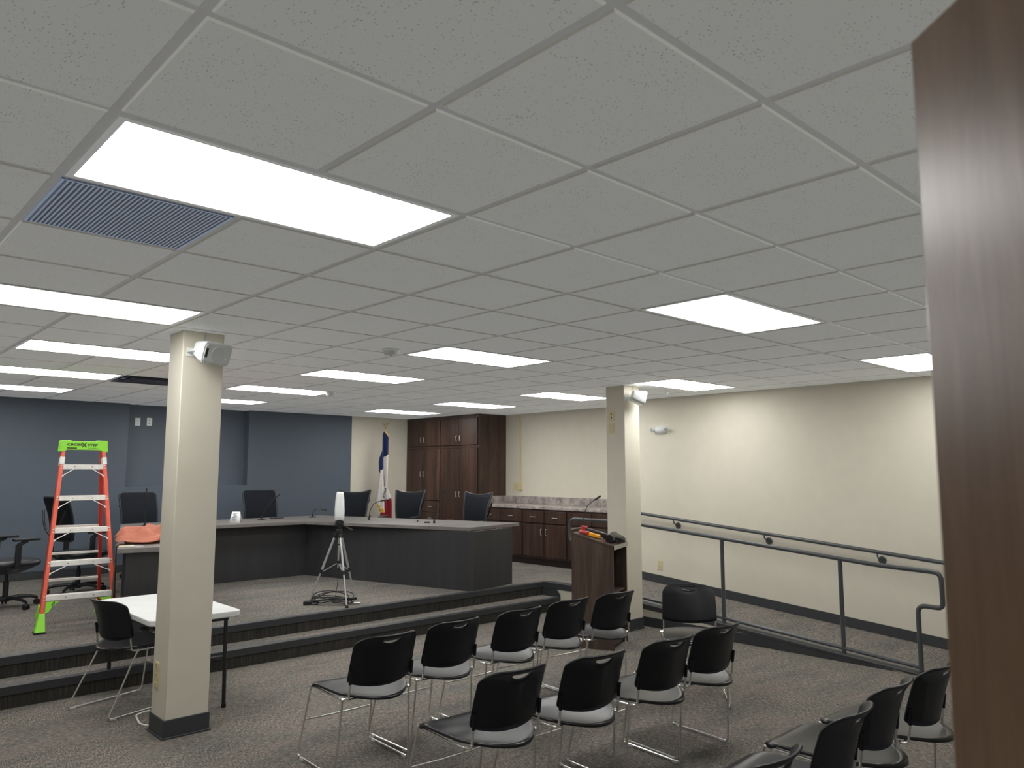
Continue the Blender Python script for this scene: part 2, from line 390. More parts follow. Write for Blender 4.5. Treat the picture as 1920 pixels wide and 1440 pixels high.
for v in range(-4, 18): mb.box(XL - .1, XC, v * T - .015, v * T + .015, zg + .0002, zg + .0042)
struct(mb.build('trim_5', GRID))
struct(MB().box(XL - .2, XC + .2, YF - .2, YB + .3, HC + .06, HC + .14).build('ceiling_deck', GRID))

# columns
def column(x0, y0, w, d):
    c = struct(MB().box(x0, x0 + w, y0, y0 + d, 0, HC + .03).build('pillar', CREAM, bevel=.006))
    e = .008
    b = MB(); b.prism([(x0 - e, y0 - e), (x0 + w + e, y0 - e), (x0 + w + e, y0 + d + e), (x0 - e, y0 + d + e)], .003, .118)
    b.prism([(x0 - e - .01, y0 - e - .01), (x0 + w + e + .01, y0 - e - .01), (x0 + w + e + .01, y0 + d + e + .01), (x0 - e - .01, y0 + d + e + .01)], .0, .012)
    struct(b.build('baseboard_pillar', RUBBER, parent=c, bevel=.003))
    return c
CLX, CLY, CLW, CLD = 1.322, 3.75, .285, .255
c = column(CLX, CLY, CLW, CLD); tag(c, 'cream square pillar nearest the camera, in front of the white folding table', 'pillar')
CRX, CRY, CRW, CRD = 6.17, 3.81, .27, .265
c = column(CRX, CRY, CRW, CRD); tag(c, 'cream square pillar behind the lectern, beside the ramp railing', 'pillar')

# ================================================================== CEILING FIXTURES
lab = {(0, 1): 'large white lit ceiling panel nearest the camera, above the slatted return grille',
 (0, 5): 'lit ceiling panel at the left edge ending just before the near pillar top',
 (1, 8): 'lit ceiling panel partly hidden behind the top of the near pillar',
 (1, 11): 'lit ceiling panel left of the dark air diffuser, near the blue wall',
 (1, 14): 'lit ceiling panel on the far left, last one before the blue wall',
 (5, 1): 'bright lit ceiling panel alone in the right half, left of the wooden door edge',
 (5, 5): 'lit ceiling panel in the middle, right of the white smoke detector',
 (5, 8): 'lit ceiling panel in the middle row, second behind the smoke detector',
 (5, 11): 'lit ceiling panel with a small sprinkler in front of its right end',
 (5, 14): 'short looking lit ceiling panel emerging right of the near pillar above blue wall',
 (10, 1): 'lit ceiling panel at far right, cut off by the wooden door edge',
 (10, 5): 'lit ceiling panel touching the top of the far pillar on its right',
 (10, 8): 'lit ceiling panel just left of the far pillar top',
 (10, 11): 'lit ceiling panel above the tall wooden cabinet',
 (10, 14): 'lit ceiling panel above the flag, last one before the back corner'}
L0 = None
for (u, v) in LIGHTS:
    loc = ((u + 1) * T, (v + .5) * T, HC)
    if L0 is None:
        L0 = thing('ceiling_light', lab[u, v], 'ceiling light', loc, 0, 'lit ceiling panels')
        mb = MB(); w, h = 2 * T - .032, T - .032
        for sgn in (-1, 1):
            mb.box(-w / 2, w / 2, sgn * h / 2 - (.022 if sgn > 0 else 0), sgn * h / 2 + (0 if sgn > 0 else .022), -.001, .012)
            mb.box(sgn * w / 2 - (.022 if sgn > 0 else 0), sgn * w / 2 + (0 if sgn > 0 else .022), -h / 2 + .022, h / 2 - .022, -.001, .012)
        mb.box(-w / 2, w / 2, -h / 2, h / 2, .012, .05)
        mb.build('fixture_frame', FRAME_W, L0)
        MB().box(-w / 2 + .022, w / 2 - .022, -h / 2 + .022, h / 2 - .022, .001, .011).build('diffuser', DIFF, L0)
        L0t = tree(L0)
    else: dup(L0, L0t, loc, 0, lab[u, v])
# slatted return grille
t = thing('return_grille', 'blue-grey finely slatted square return air grille beside the nearest light', 'air vent', ((0 + .5) * T, 2.5 * T, HC))
mb = MB(); w = T - .03
for i in range(38):
    x = -w / 2 + w * (i + .5) / 38; mb.bar((x, -w / 2, .004), (x, w / 2, .004), .0065, .010)
for i in range(4):
    y = -w / 2 + w * (i + .5) / 4; mb.bar((-w / 2, y, .007), (w / 2, y, .007), .002, .006)
mb.build('louvers', LOUVER, t)
MB().box(-w / 2, w / 2, -w / 2, w / 2, .03, .05).build('plenum', plain('plenum', (.22, .26, .33), .7), t)
mb = MB()
for sgn in (-1, 1): mb.box(-w / 2, w / 2, sgn * (w / 2 - .004) - .004, sgn * (w / 2 - .004) + .004, -.001, .03); mb.box(sgn * (w / 2 - .004) - .004, sgn * (w / 2 - .004) + .004, -w / 2, w / 2, -.001, .03)
mb.build('grille_frame', LOUVER, t)
# stepped supply diffuser
t = thing('air_diffuser', 'dark stepped square air diffuser in the ceiling left of the near pillar', 'air vent', ((3 + .5) * T, 11.5 * T, HC))
MB().box(-w / 2, w / 2, -w / 2, w / 2, .035, .06).build('diffuser_throat', SLATE, t)
for k, s_ in enumerate((.58, .44, .28)):
    mb = MB(); o_, i_ = s_ / 2, s_ / 2 - .05
    zo, zi = -.012 + .004 * k, .022
    for a in range(4):
        R = M.Rotation(a * PI / 2, 4, 'Z'); mb.add([R @ V(p) for p in ((-o_, -o_, zo), (o_, -o_, zo), (i_, -i_, zi), (-i_, -i_, zi))], [(0, 1, 2, 3)])
    mb.build('diffuser_vane', SLATE, t, solid=.002)
# detectors and sprinklers
def lathe_thing(name, label, cat, p, prof, mat, X=None, group=None, extra=None):
    t = thing(name, label, cat, p, 0, group); MB().lathe(prof, 24).build('body', mat, t)
    if extra: extra(t)
    return t
def detector(px, py, label, s=1):
    p = onz(px, py, HC)
    t = thing('smoke_detector', label, 'smoke detector', p)
    MB().lathe([(.075 * s, -.012), (.075 * s, 0)]).build('mounting_plate', WHITEP, t)
    MB().lathe([(.022 * s, -.05), (.045 * s, -.045), (.06 * s, -.03), (.066 * s, -.0125)]).build('dome', WHITEP, t)
    MB().lathe([(.010, -.054), (.012, -.050)], 12).build('sensor_eye', GREYP, t)
detector(733, 655, 'white round smoke detector on the ceiling left of the middle light panel')
detector(618, 735, 'small white smoke detector beside the far light panel right of the near pillar', .8)
for px, py, l in ((884, 766, 'small sprinkler head on the ceiling in front of the tall wooden cabinet'), (1250, 733, 'small sprinkler head on the ceiling right of the far pillar speaker')):
    p = onz(px, py, HC); t = thing('sprinkler_head', l, 'sprinkler', p, 0, 'ceiling sprinklers')
    MB().lathe([(.04, -.006), (.04, 0)]).build('escutcheon', FRAME_W, t)
    MB().lathe([(.018, -.032), (.018, -.029), (.006, -.028), (.008, -.0065)], 16).build('deflector', SILV, t)

# ================================================================== WALL DEVICES
def plate(name, label, p, xdir, n=2, w=.072, h=.115, mat=None, group=None, dark=False, kind='duplex'):
    """cover plate; xdir = horizontal direction in the wall, facing xdir x up"""
    mat = mat or IVORY
    t = thing(name, label, 'outlet', p, 0, group)
    X = frame((0, 0, 0), xdir, (0, 0, 1))
    MB().box(-w / 2, w / 2, -h / 2, h / 2, 0, .007, X).build('cover_plate', mat, t, bevel=.002)
    for k in range(n):
        y = (k - (n - 1) / 2) * h * .36
        mb = MB(); mb.prism(rrect(.033 if kind == 'duplex' else .012, .027 if kind == 'duplex' else .02, .006, 3, 0, y), .007, .0095, X)
        r = mb.build('receptacle', BLK if dark else mat, t)
        if not dark:
            mb = MB()
            for s_ in (-1, 1): mb.box(s_ * .007 - .0015, s_ * .007 + .0015, y - .004, y + .006, .0095, .0101, X)
            mb.build('slots', BLK, r)
    return t
NEGX = (0, -1, 0)   # on a face looking to -x : x runs to -y
p = onx(295, 1265, CLX); plate('wall_outlet', 'ivory three-hole outlet strip low on the near pillar left face', (CLX, p.y, p.z), NEGX, 3, .07, .165)
for px, py, l, dk in ((1147, 780, 'upper cover plate with two dark holes on the far pillar', True), (1147, 803, 'lower ivory outlet plate below a dark-holed plate on the far pillar', False)):
    p = onx(px, py, CRX); plate('wall_outlet', l, (CRX, p.y, p.z), NEGX, 2, dark=dk, group='plates on the far pillar', kind='duplex' if not dk else 'jack')
p = onx(1238, 1060, XR); plate('wall_outlet', 'ivory duplex outlet low on the cream wall above the ramp', (XR, p.y, p.z), NEGX)
p = onx(968, 912, XC); plate('wall_outlet', 'ivory square double outlet plate above the grey counter backsplash', (XC, p.y, p.z), NEGX, 2, .12, .115)
for px, dk, l in ((258, False, 'left ivory outlet plate high in the blue wall recess'), (280, True, 'right pale plate with two dark jacks high in the blue wall recess')):
    p = ony(px, 791, YB + .15); plate('wall_outlet', l, (p.x, YB + .15, p.z), (1, 0, 0), 2, mat=WHITEP, dark=dk, group='plates in the blue recess', kind='duplex' if not dk else 'jack')
p = onx(976.5, 918, XC)
t = thing('wire_raceway', 'thin ivory vertical cable raceway running from ceiling to outlet box', 'raceway', (XC, p.y, p.z))
MB().box(-.022, 0, -.012, .012, 0, HC - p.z - .004).build('channel', IVORY, t, bevel=.003)
MB().box(-.045, 0, -.036, .036, -.005, .125).build('junction_box', IVORY, t, bevel=.004)
# emergency light
p = onx(1240, 806, XR)
t = thing('emergency_light', 'white oval two-lamp emergency light on the cream wall', 'emergency light', (XR, p.y, p.z))
mb = MB(); rings = []
for i in range(9):
    a = i / 8; k = math.sqrt(max(.0, 1 - (a * 1.0) ** 2)); k = max(k, .25); rings.append([V((.003 - .065 * a, .115 * k * math.cos(q * PI / 12), .058 * k * math.sin(q * PI / 12))) for q in range(24)])
mb.grid([r + [r[0]] for r in rings]); mb.add(rings[-1], [tuple(range(24))]); mb.build('housing', WHITEP, t)
for s_ in (-1, 1):
    mb = MB(); mb.cyl((-.03, s_ * .095, .004), (-.062, s_ * .115, -.004), .027, .031); e = mb.build('lamp_head', WHITEP, t)
    MB().cyl((-.0621, s_ * .1151, -.0041), (-.066, s_ * .1172, -.005), .026, .022).build('lens', GREYP, e)
# speakers
def speaker(label, c, normal, wire_top, brk):
    t = thing('wall_speaker', label, 'speaker', c, 0, 'pillar speakers')
    n = V(normal).normalized(); x = V((0, 0, 1)).cross(n); X = frame((0, 0, 0), x, n.cross(x))   # local z = normal
    W, Hh, D = .235, .15, .14
    mb = MB(); front = rrect(W, Hh, .035, 5); back = rrect(W * .72, Hh * .72, .03, 5)
    A = [X @ V((a, b, D / 2)) for a, b in front]; A0 = [X @ V((a, b, D / 2 - .03)) for a, b in front]; B = [X @ V((a, b, -D / 2)) for a, b in back]
    k = len(A); mb.add(A + A0 + B, [tuple(range(k)), tuple(range(2 * k, 3 * k))[::-1]] + [(i, (i + 1) % k, k + (i + 1) % k, k + i) for i in range(k)] + [(k + i, k + (i + 1) % k, 2 * k + (i + 1) % k, 2 * k + i) for i in range(k)])
    mb.build('cabinet', WHITEP, t, bevel=.004)
    mb = MB(); mb.prism(rrect(W - .022, Hh - .022, .028, 5), D / 2, D / 2 + .005, X); gr = mb.build('front_grille', plain('speaker_grille', (.62, .65, .65), .55, bump=.3, bscale=900), t, bevel=.002)
    MB().lathe([(.052, D / 2 + .005), (.050, D / 2 + .0075), (.03, D / 2 + .006)], 28, X).build('woofer', plain('speaker_cone', (.56, .58, .6), .6), gr)
    mb = MB(); mb.lathe([(.009, D / 2 + .005), (.008, D / 2 + .0075)], 16, X @ M.Translation((.075, -.028, 0))); mb.build('tweeter', WHITEP, gr)
    MB().box(-.099, -.082, -.032, .032, D / 2 + .005, D / 2 + .0065, X).build('name_badge', BLK, gr)
    a, b = V(brk[0]) - V(c), V(brk[1]) - V(c)
    mb = MB(); mb.bar(a, b, .05, .006); mb.bar(a + V((0, .0, -.03)), a + V((0, 0, .03)), .05, .008, up=(b - a)); mb.bar(b, b * .35, .035, .012); mb.build('mounting_bracket', WHITEP, t, bevel=.002)
    w0 = V(wire_top) - V(c); mb = MB(); mb.tube(fillet([w0, w0 + V((-.012, 0, -.06)), X @ V((-.02, Hh * .3, -.02))], .03), .0035, 6); mb.build('speaker_wire', GREYP, t)
    return t
p = ony(395, 660, CLY - .105)
speaker('white wall speaker near the top of the near pillar', p, (.30, -.9, -.30), (p.x, CLY - .012, HC), ((CLX + .05, CLY - .004, p.z + .0), (CLX + .05, CLY - .1, p.z + .0)))
p = ony(1196, 745, CRY - .13)
speaker('white wall speaker turned to the right on the far pillar', p, (.72, -.62, -.27), (CRX + .14, CRY - .012, HC), ((CRX + .03, CRY - .004, p.z), (CRX + .03, CRY - .1, p.z)))

# ================================================================== STACKING CHAIRS
def back_surface(slot=True, dy=0.):
    """curved panel with a D-shaped hand slot; returns low strip and high strip rows"""
    xs = [-1 + 2 * i / 40 for i in range(41)]
    xs = [math.sin(x * PI / 2) for x in xs]; hw = .30
    xs = sorted(set([round(x, 5) for x in xs] + [-hw, hw, -hw * .97, hw * .97, -hw * .9, hw * .9]))
    W = .215
    def edge(x):  # 0..1 heights of bottom and top edge at x
        ax = abs(x)
        top = 1 - .0 * ax - (.20 * (1 - math.sqrt(max(0, 1 - ((ax - .62) / .38) ** 2))) if ax > .62 else 0)
        bot = .12 * ax ** 2.2 + (.05 * (1 - math.sqrt(max(0, 1 - ((ax - .86) / .14) ** 2))) if ax > .86 else 0)
        return bot, top
    def pt(x, v):
        w = W * (1.0 - .04 * v)
        z = .497 + .294 * v
        y = dy - .185 - .055 * v - .05 * v * v * .6 - .062 * (1 - x * x)
        y += -.020 * max(0, v - .86) / .14 * 1.0
        return V((x * w, y, z))
    low, high = [], []
    for x in xs:
        b, t = edge(x); mid = .925
        if slot and abs(x) < hw:
            k = math.sqrt(max(0, 1 - (x / hw) ** 2)); hb = mid - .085 * k; ht = mid + .012 * min(1, k * 1.6)
        else: hb = ht = min(mid, t - .05)
        low.append([pt(x, b + (hb - b) * j / 10) for j in range(11)]); high.append([pt(x, ht + (t - ht) * j / 3) for j in range(4)])
    return low, high
def make_chair(name, label, loc, rz, group, slot=True, dy=0.):
    t = thing(name, label, 'chair', loc, rz, group)
    low, high = back_surface(slot, dy); mb = MB(); mb.grid(low); mb.grid(high)
    o = mb.build('backrest', PLASTIC, t, solid=.011, merge=1e-4, smooth=50)
    # seat
    xs = [math.sin((-1 + 2 * i / 20) * PI / 2) for i in range(21)]; rows = []
    for x in xs:
        ax = abs(x); front = .245 - (.05 * (1 - math.sqrt(max(0, 1 - ((ax - .78) / .22) ** 2))) if ax > .78 else 0)
        rear = -.160 - .168 * (1 - x * x); r = []
        for j in range(15):
            s_ = j / 14; y = front + (rear - front) * s_; w = .222 - .012 * s_
            z = .452 - .016 * (1 - x * x) * min(1, s_ * 4) * (1 if s_ < .8 else 1) - .02 * max(0, 1 - s_ * 8) ** 2 + .008 * max(0, (s_ - .72) / .28) ** 2
            r.append(V((x * w, y + dy, z)))
        rows.append(r)
    mb = MB(); mb.grid(rows); mb.build('seat', SEATP, t, solid=.016, smooth=60)
    for s_ in (-1, 1):
        mb = MB(); mb.tube(fillet([(s_ * .223, -.165 + dy, .434), (s_ * .2255, -.160 + dy * .82, .36), (s_ * .246, -.135, .012), (s_ * .246, .325 + dy * .5, .012), (s_ * .215, .232 + dy, .434)], [.0, .03, .03], 6), .0064, 8)
        mb.tube([(s_ * .215, .232 + dy, .434), (s_ * .212, dy, .428), (s_ * .222, -.165 + dy, .434)], .0064, 8)
        mb.build('side_frame', CHROME, t)
        mb = MB(); mb.tube(fillet([(s_ * .222, -.165 + dy, .436), (s_ * .207, -.205 + dy, .436), (s_ * .205, -.212 + dy, .50), (s_ * .203, -.225 + dy, .58)], [.025, .03], 5), .0064, 8)
        mb.lathe([(.010, -.012), (.010, .012)], 10, M.Translation((s_ * .222, -.168 + dy, .436)) @ M.Rotation(PI / 2, 4, 'Y')); mb.build('back_post', CHROME, t)
        MB().tube([(s_ * .2045, -.216 + dy, .525), (s_ * .2045, -.226 + dy, .60)], .0095, 8).build('post_sleeve', PLASTIC, t)
        for y in (-.09, .26):
            MB().box(s_ * .246 - .009, s_ * .246 + .009, y - .02, y + .02, 0, .016).build('glide', GLIDE, t, bevel=.003)
    mb = MB(); mb.tube(fillet([(-.23, .280 + dy * .75, .225), (-.1, .262 + dy * .75, .228), (.1, .262 + dy * .75, .228), (.23, .280 + dy * .75, .225)], .1, 5), .0052, 8)
    mb.build('stretcher', CHROME, t)
    for a_, b_ in (((-.222, -.165 + dy, .428), (.222, -.165 + dy, .428)), ((-.212, .2 + dy, .425), (.212, .2 + dy, .425))): MB().tube([a_, b_], .0052, 8).build('under_seat_bar', CHROME, t)
    return t
g1, g2, g3 = 'chairs in the front row', 'chairs in the second row', 'chairs in the third row'
SPOTS = [(2.045, 2.553, -2, g1, 'black plastic stacking chair at the left end of the front row'),
 (2.59, 2.61, 0, g1, 'second black stacking chair from the left in the front row'),
 (3.175, 2.62, 0, g1, 'middle black stacking chair of the front row'),
 (3.715, 2.66, -1, g1, 'fourth black stacking chair from the left in the front row, before the lectern side'),
 (4.232, 2.635, -3, g1, 'black stacking chair at the right end of the front row, right before the lectern'),
 (2.067, 1.495, -3, g2, 'black plastic stacking chair at the left end of the second row'),
 (2.594, 1.415, -6, g2, 'second black stacking chair from the left in the second row'),
 (3.17, 1.38, -4, g2, 'third black stacking chair from the left in the second row'),
 (3.70, 1.39, -5, g2, 'black stacking chair at the right end of the second row, runner fully visible'),
 (1.90, .10, 0, g3, 'black stacking chair at the bottom edge, only its top rim in view'),
 (2.57, .13, 3, g3, 'black stacking chair in the third row, third from the wooden door edge'),
 (3.115, .17, 1, g3, 'black stacking chair in the third row, second from the wooden door edge'),
 (3.63, .14, -2, g3, 'black stacking chair at the right end of the third row, cut by the wooden door'),
 (4.66, 1.98, 128, 'chairs apart from the rows', 'black stacking chair facing the camera, alone beside the ramp railing')]
ch0 = cht = None
for (x, y, a, gr, l) in SPOTS:
    if ch0 is None: ch0 = make_chair('stacking_chair', l, (x, y, 0), math.radians(a), gr); cht = tree(ch0)
    else: dup(ch0, cht, (x, y, 0), math.radians(a), l, gr)
make_chair('stacking_chair', 'black stacking chair pushed up to the white folding table by the near pillar', (1.223, 4.658, 0), math.radians(-73.5), 'chairs apart from the rows', False, .25)

# ================================================================== WHITE FOLDING TABLE
t = thing('folding_table', 'white plastic folding table with black legs behind the near pillar', 'table', (1.64, 4.69, 0))
mb = MB(); mb.prism(rrect(.65, 1.22, .055, 6), .655, .697); mb.build('tabletop', TABLEW, t, bevel=.008, seg=3)
for sy in (-1, 1):
    for sx in (-1, 1):
        mb = MB(); mb.tube([(sx * .245, sy * .51, .645), (sx * .245, sy * .53, .0)], .0145, 10); lg = mb.build('leg', BLK, t)
        MB().cyl((sx * .245, sy * .53, 0), (sx * .245, sy * .53, .025), .0175).build('foot_cap', BLKG, lg)
    mb = MB(); mb.tube([(-.245, sy * .515, .36), (.245, sy * .515, .36)], .011, 8); mb.tube([(-.245, sy * .51, .63), (.245, sy * .51, .63)], .011, 8)
    mb.tube([(0, sy * .515, .36), (0, sy * .2, .635)], .009, 8); mb.build('leg_brace', BLK, t)
mb = MB(); mb.box(-.27, -.255, -.5, .5, .618, .655); mb.box(.255, .27, -.5, .5, .618, .655); mb.build('under_rail', BLK, t)
mb = MB()
for sy in (-.35, -.3): mb.lathe([(.012, -.02), (.012, .02)], 10, M.Translation((-.27, sy, .60)) @ M.Rotation(PI / 2, 4, 'Y'))
mb.build('latch_knobs', BLK, t)

# ================================================================== COUNCIL DESK
ZD = 1.05
TOPP = [(4.53, 7.97), (5.41, 5.58), (6.45, 5.80), (5.36, 9.07), (2.55, 9.07), (1.55, 5.72), (2.24, 5.56), (3.24, 8.0)]
t = thing('council_desk', 'large charcoal C-shaped council desk with grey top on the platform', 'desk', (0, 0, ZP))
def P3(a): return V((a[0], a[1]))
mb = MB(); mb.prism(TOPP, ZD - ZP - .042, ZD - ZP); mb.build('desktop', DESKTOP, t, bevel=.003)
hz = ZD - ZP - .042
def panel(a, b, th=.03, z0=.0, name='panel', z1=hz, mat=DESKB):
    mb = MB(); a = V((*a, 0)); b = V((*b, 0)); d = (b - a).normalized(); n = V((-d.y, d.x, 0)) * th
    mb.prism([(a.x, a.y), (b.x, b.y), (b.x + n.x, b.y + n.y), (a.x + n.x, a.y + n.y)], z0, z1); return mb.build(name, mat, t, bevel=.002)
A0, A1 = (3.14, 8.20), (4.66, 8.17)
panel(A0, A1, name='front_panel')
R0, R1 = (5.41, 5.50), (6.19, 5.66)
panel(A1, R0, name='front_panel'); panel(R0, R1, name='end_panel')
Lq0, Lq1 = (1.64, 5.77), (2.20, 5.63)
panel(Lq0, Lq1, name='end_panel'); panel(Lq1, A0, name='front_panel')
panel((2.72, 9.0), (2.74, 8.2), name='support_panel'); panel((5.1, 8.3), (5.0, 9.0), name='support_panel')
panel((1.66, 5.83), (1.77, 6.2), .025, name='support_panel')

# things on the desk
def gooseneck(label, p, tip, mid, plate_=True, r=.0045, base=True):
    t = thing('gooseneck_microphone', label, 'microphone', p, 0, 'desk microphones')
    if plate_: MB().lathe([(.055, 0), (.055, .006), (.03, .012)], 20).build('base_plate', BLK, t)
    MB().lathe([(.014, .0), (.014, .02), (.009, .045)], 12).build('socket', BLK, t)
    b = V((0, 0, .04)); tip = V(tip) - V(p); mid = V(mid) - V(p); pts = []
    for k in range(13):
        q = k / 12; pts.append(b * (1 - q) ** 2 + mid * 2 * q * (1 - q) + tip * q * q)
    MB().tube(pts, r, 8).build('gooseneck', BLK, t)
    d = (pts[-1] - pts[-2]).normalized()
    mb = MB(); mb.tube([pts[-1] - d * .01, pts[-1] + d * .03, pts[-1] + d * .07, pts[-1] + d * .078], .009, 10); mb.build('capsule', BLK, t)
def dk(px, py): return onz(px, py, ZD)
RIGHT = RWC @ V((1, 0, 0))
def off(p, r, up): return V(p) + RIGHT * r + V((0, 0, up))
p = dk(490, 975); gooseneck('desk microphone with long straight neck left of the desk inner corner', p, off(p, .19, .31), off(p, .06, .2))
p = dk(586, 970); gooseneck('desk microphone bent flat to the right at the desk inner corner', p, off(p, .13, .115), off(p, .0, .14))
p = dk(692, 975); gooseneck('desk microphone in front of the flag', p, off(p, .16, .26), off(p, .01, .24), False)
p = dk(814, 981); gooseneck('desk microphone on the right wing in front of the tall cabinet', p, off(p, .10, .37), off(p, .02, .22), False)
p = dk(271, 987); gooseneck('upright desk microphone behind the salmon cloth', p, off(p, .0, .38), off(p, .0, .2), True)
p = dk(442, 980)
t = thing('paper_stand', 'small white folded card with blue print standing on the desk', 'card', p, math.radians(-40))
mb = MB(); mb.add([(-.07, -.05, 0), (.07, -.05, 0), (.052, .0, .14), (-.052, .0, .14), (-.07, .05, 0), (.07, .05, 0)], [(0, 1, 2, 3), (3, 2, 5, 4)]); mb.build('card', PAPER, t, solid=.003)
mb = MB(); random.seed(3)
for i in range(9):
    zz = .03 + .011 * i; x0 = -.045 + random.random() * .02; yy = -.05 + zz / .14 * .05 - .004; mb.box(x0, x0 + .03 + random.random() * .045, yy - .0006, yy, zz, zz + .006)
mb.build('print', PRINT, t)
p = dk(519, 972); t = thing('microphone_switch', 'flat black switch plate lying on the desk right of a microphone', 'switch', p, .2)
MB().box(-.10, .10, -.035, .035, 0, .012).build('plate', BLK, t, bevel=.004); MB().box(.05, .08, -.012, .012, .012, .016).build('button', GREYP, t, bevel=.001)
p = dk(783, 978); t = thing('marker_pen', 'black and green marker pen lying on the right desk wing', 'pen', p, .9)
mb = MB(); mb.cyl((-.09, 0, .009), (.03, 0, .009), .009); mb.build('barrel', BLK, t); mb = MB(); mb.cyl((.03, 0, .009), (.09, 0, .009), .0095, .008); mb.build('cap', plain('pen_green', (.05, .35, .22), .4), t)
p = dk(801, 980); t = thing('phone', 'thin dark phone lying beside the marker pen on the right wing', 'phone', p, .9)
mb = MB(); mb.prism(rrect(.15, .075, .01, 3), 0, .009); mb.build('case', BLKG, t, bevel=.001)
p = dk(246, 1026); t = thing('box_cutter', 'white and yellow box cutter lying at the left desk corner', 'tool', p, -.45)
mb = MB(); mb.add([V(q) for q in ((-.105, -.014, 0), (.02, -.016, 0), (.02, .012, 0), (-.105, .014, 0), (-.1, -.011, .016), (.02, -.012, .018), (.02, .008, .018), (-.1, .011, .016))], [(0, 3, 2, 1), (4, 5, 6, 7), (0, 1, 5, 4), (1, 2, 6, 5), (2, 3, 7, 6), (3, 0, 4, 7)]); mb.build('handle', plain('cream_plastic', (.7, .66, .5), .5), t, bevel=.004)
mb = MB(); mb.add([V(q) for q in ((.02, -.012, .004), (.105, .004, .004), (.02, .009, .004), (.02, -.012, .012), (.105, .004, .008), (.02, .009, .012))], [(0, 2, 1), (3, 4, 5), (0, 1, 4, 3), (1, 2, 5, 4), (2, 0, 3, 5)]); mb.build('blade_guard', PAPER, t)
# salmon cloth, crumpled on the left wing and hanging over its outer edge
t = thing('cloth', 'crumpled salmon cloth on the left desk wing, hanging over its edge', 'cloth', (0, 0, ZD))
random.seed(11)
e0, e1 = V((1.568, 5.78)), V((1.938, 7.02))                 # along the outer edge of the wing
rows = []
def fold(s_, q):
    def rg(x): return 1 - abs(math.sin(x))
    return .010 + 1.35 * (.040 * rg(5.2 * q + 1.6 * s_ + .3) ** 1.5 + .030 * rg(9.5 * q - 2.6 * s_ + 1.1) ** 1.6 + .022 * rg(6 * s_ + 3.1 * q) ** 1.4 + .026 * rg(15 * q + 6 * s_) ** 1.3) + .06 * math.exp(-((s_ - .5) / .2) ** 2 - ((q - .6) / .25) ** 2) + .055 * math.exp(-((s_ - .85) / .16) ** 2 - ((q - .8) / .2) ** 2)
C0, C1, C2, C3 = V((1.66, 6.02)), V((2.30, 5.94)), V((2.62, 7.0)), V((1.93, 7.06))
for i in range(61):
    s_ = i / 60; r = []
    for j in range(61):
        q = j / 60
        a = C0.lerp(C1, s_); b = C3.lerp(C2, s_); p = a.lerp(b, q)
        w = min(s_ / .06, (1 - s_) / .06, q / .06, (1 - q) / .06, 1)
        p = p + V((.03 * math.sin(13 * q + 2), .04 * math.sin(11 * s_ + 1)))
        r.append(V((p.x, p.y, .010 + max(0, fold(s_, q)) * (.25 + .75 * w))))
    rows.append(r)
mb = MB(); mb.grid(rows); mb.build('crumpled_fabric', CLOTH, t, solid=.006, smooth=80)
rows = []
for i in range(25):
    s_ = i / 24; base = e0.lerp(e1, .05 + .22 * s_); d = V((-.965, .26)); r = []
    for j in range(15):
        q = j / 14; drop = (.60 + .08 * math.sin(7 * s_)) * max(0, q - .12) / .88
        o_ = -.055 + .065 * min(1, q / .12) + .014 * math.sin(20 * s_) * q
        r.append(V((base.x + d.x * o_, base.y + d.y * o_, .022 - drop if q > .12 else .030)))
    rows.append(r)
mb = MB(); mb.grid(rows); mb.build('hanging_flap', CLOTHD, t, solid=.006, smooth=80)

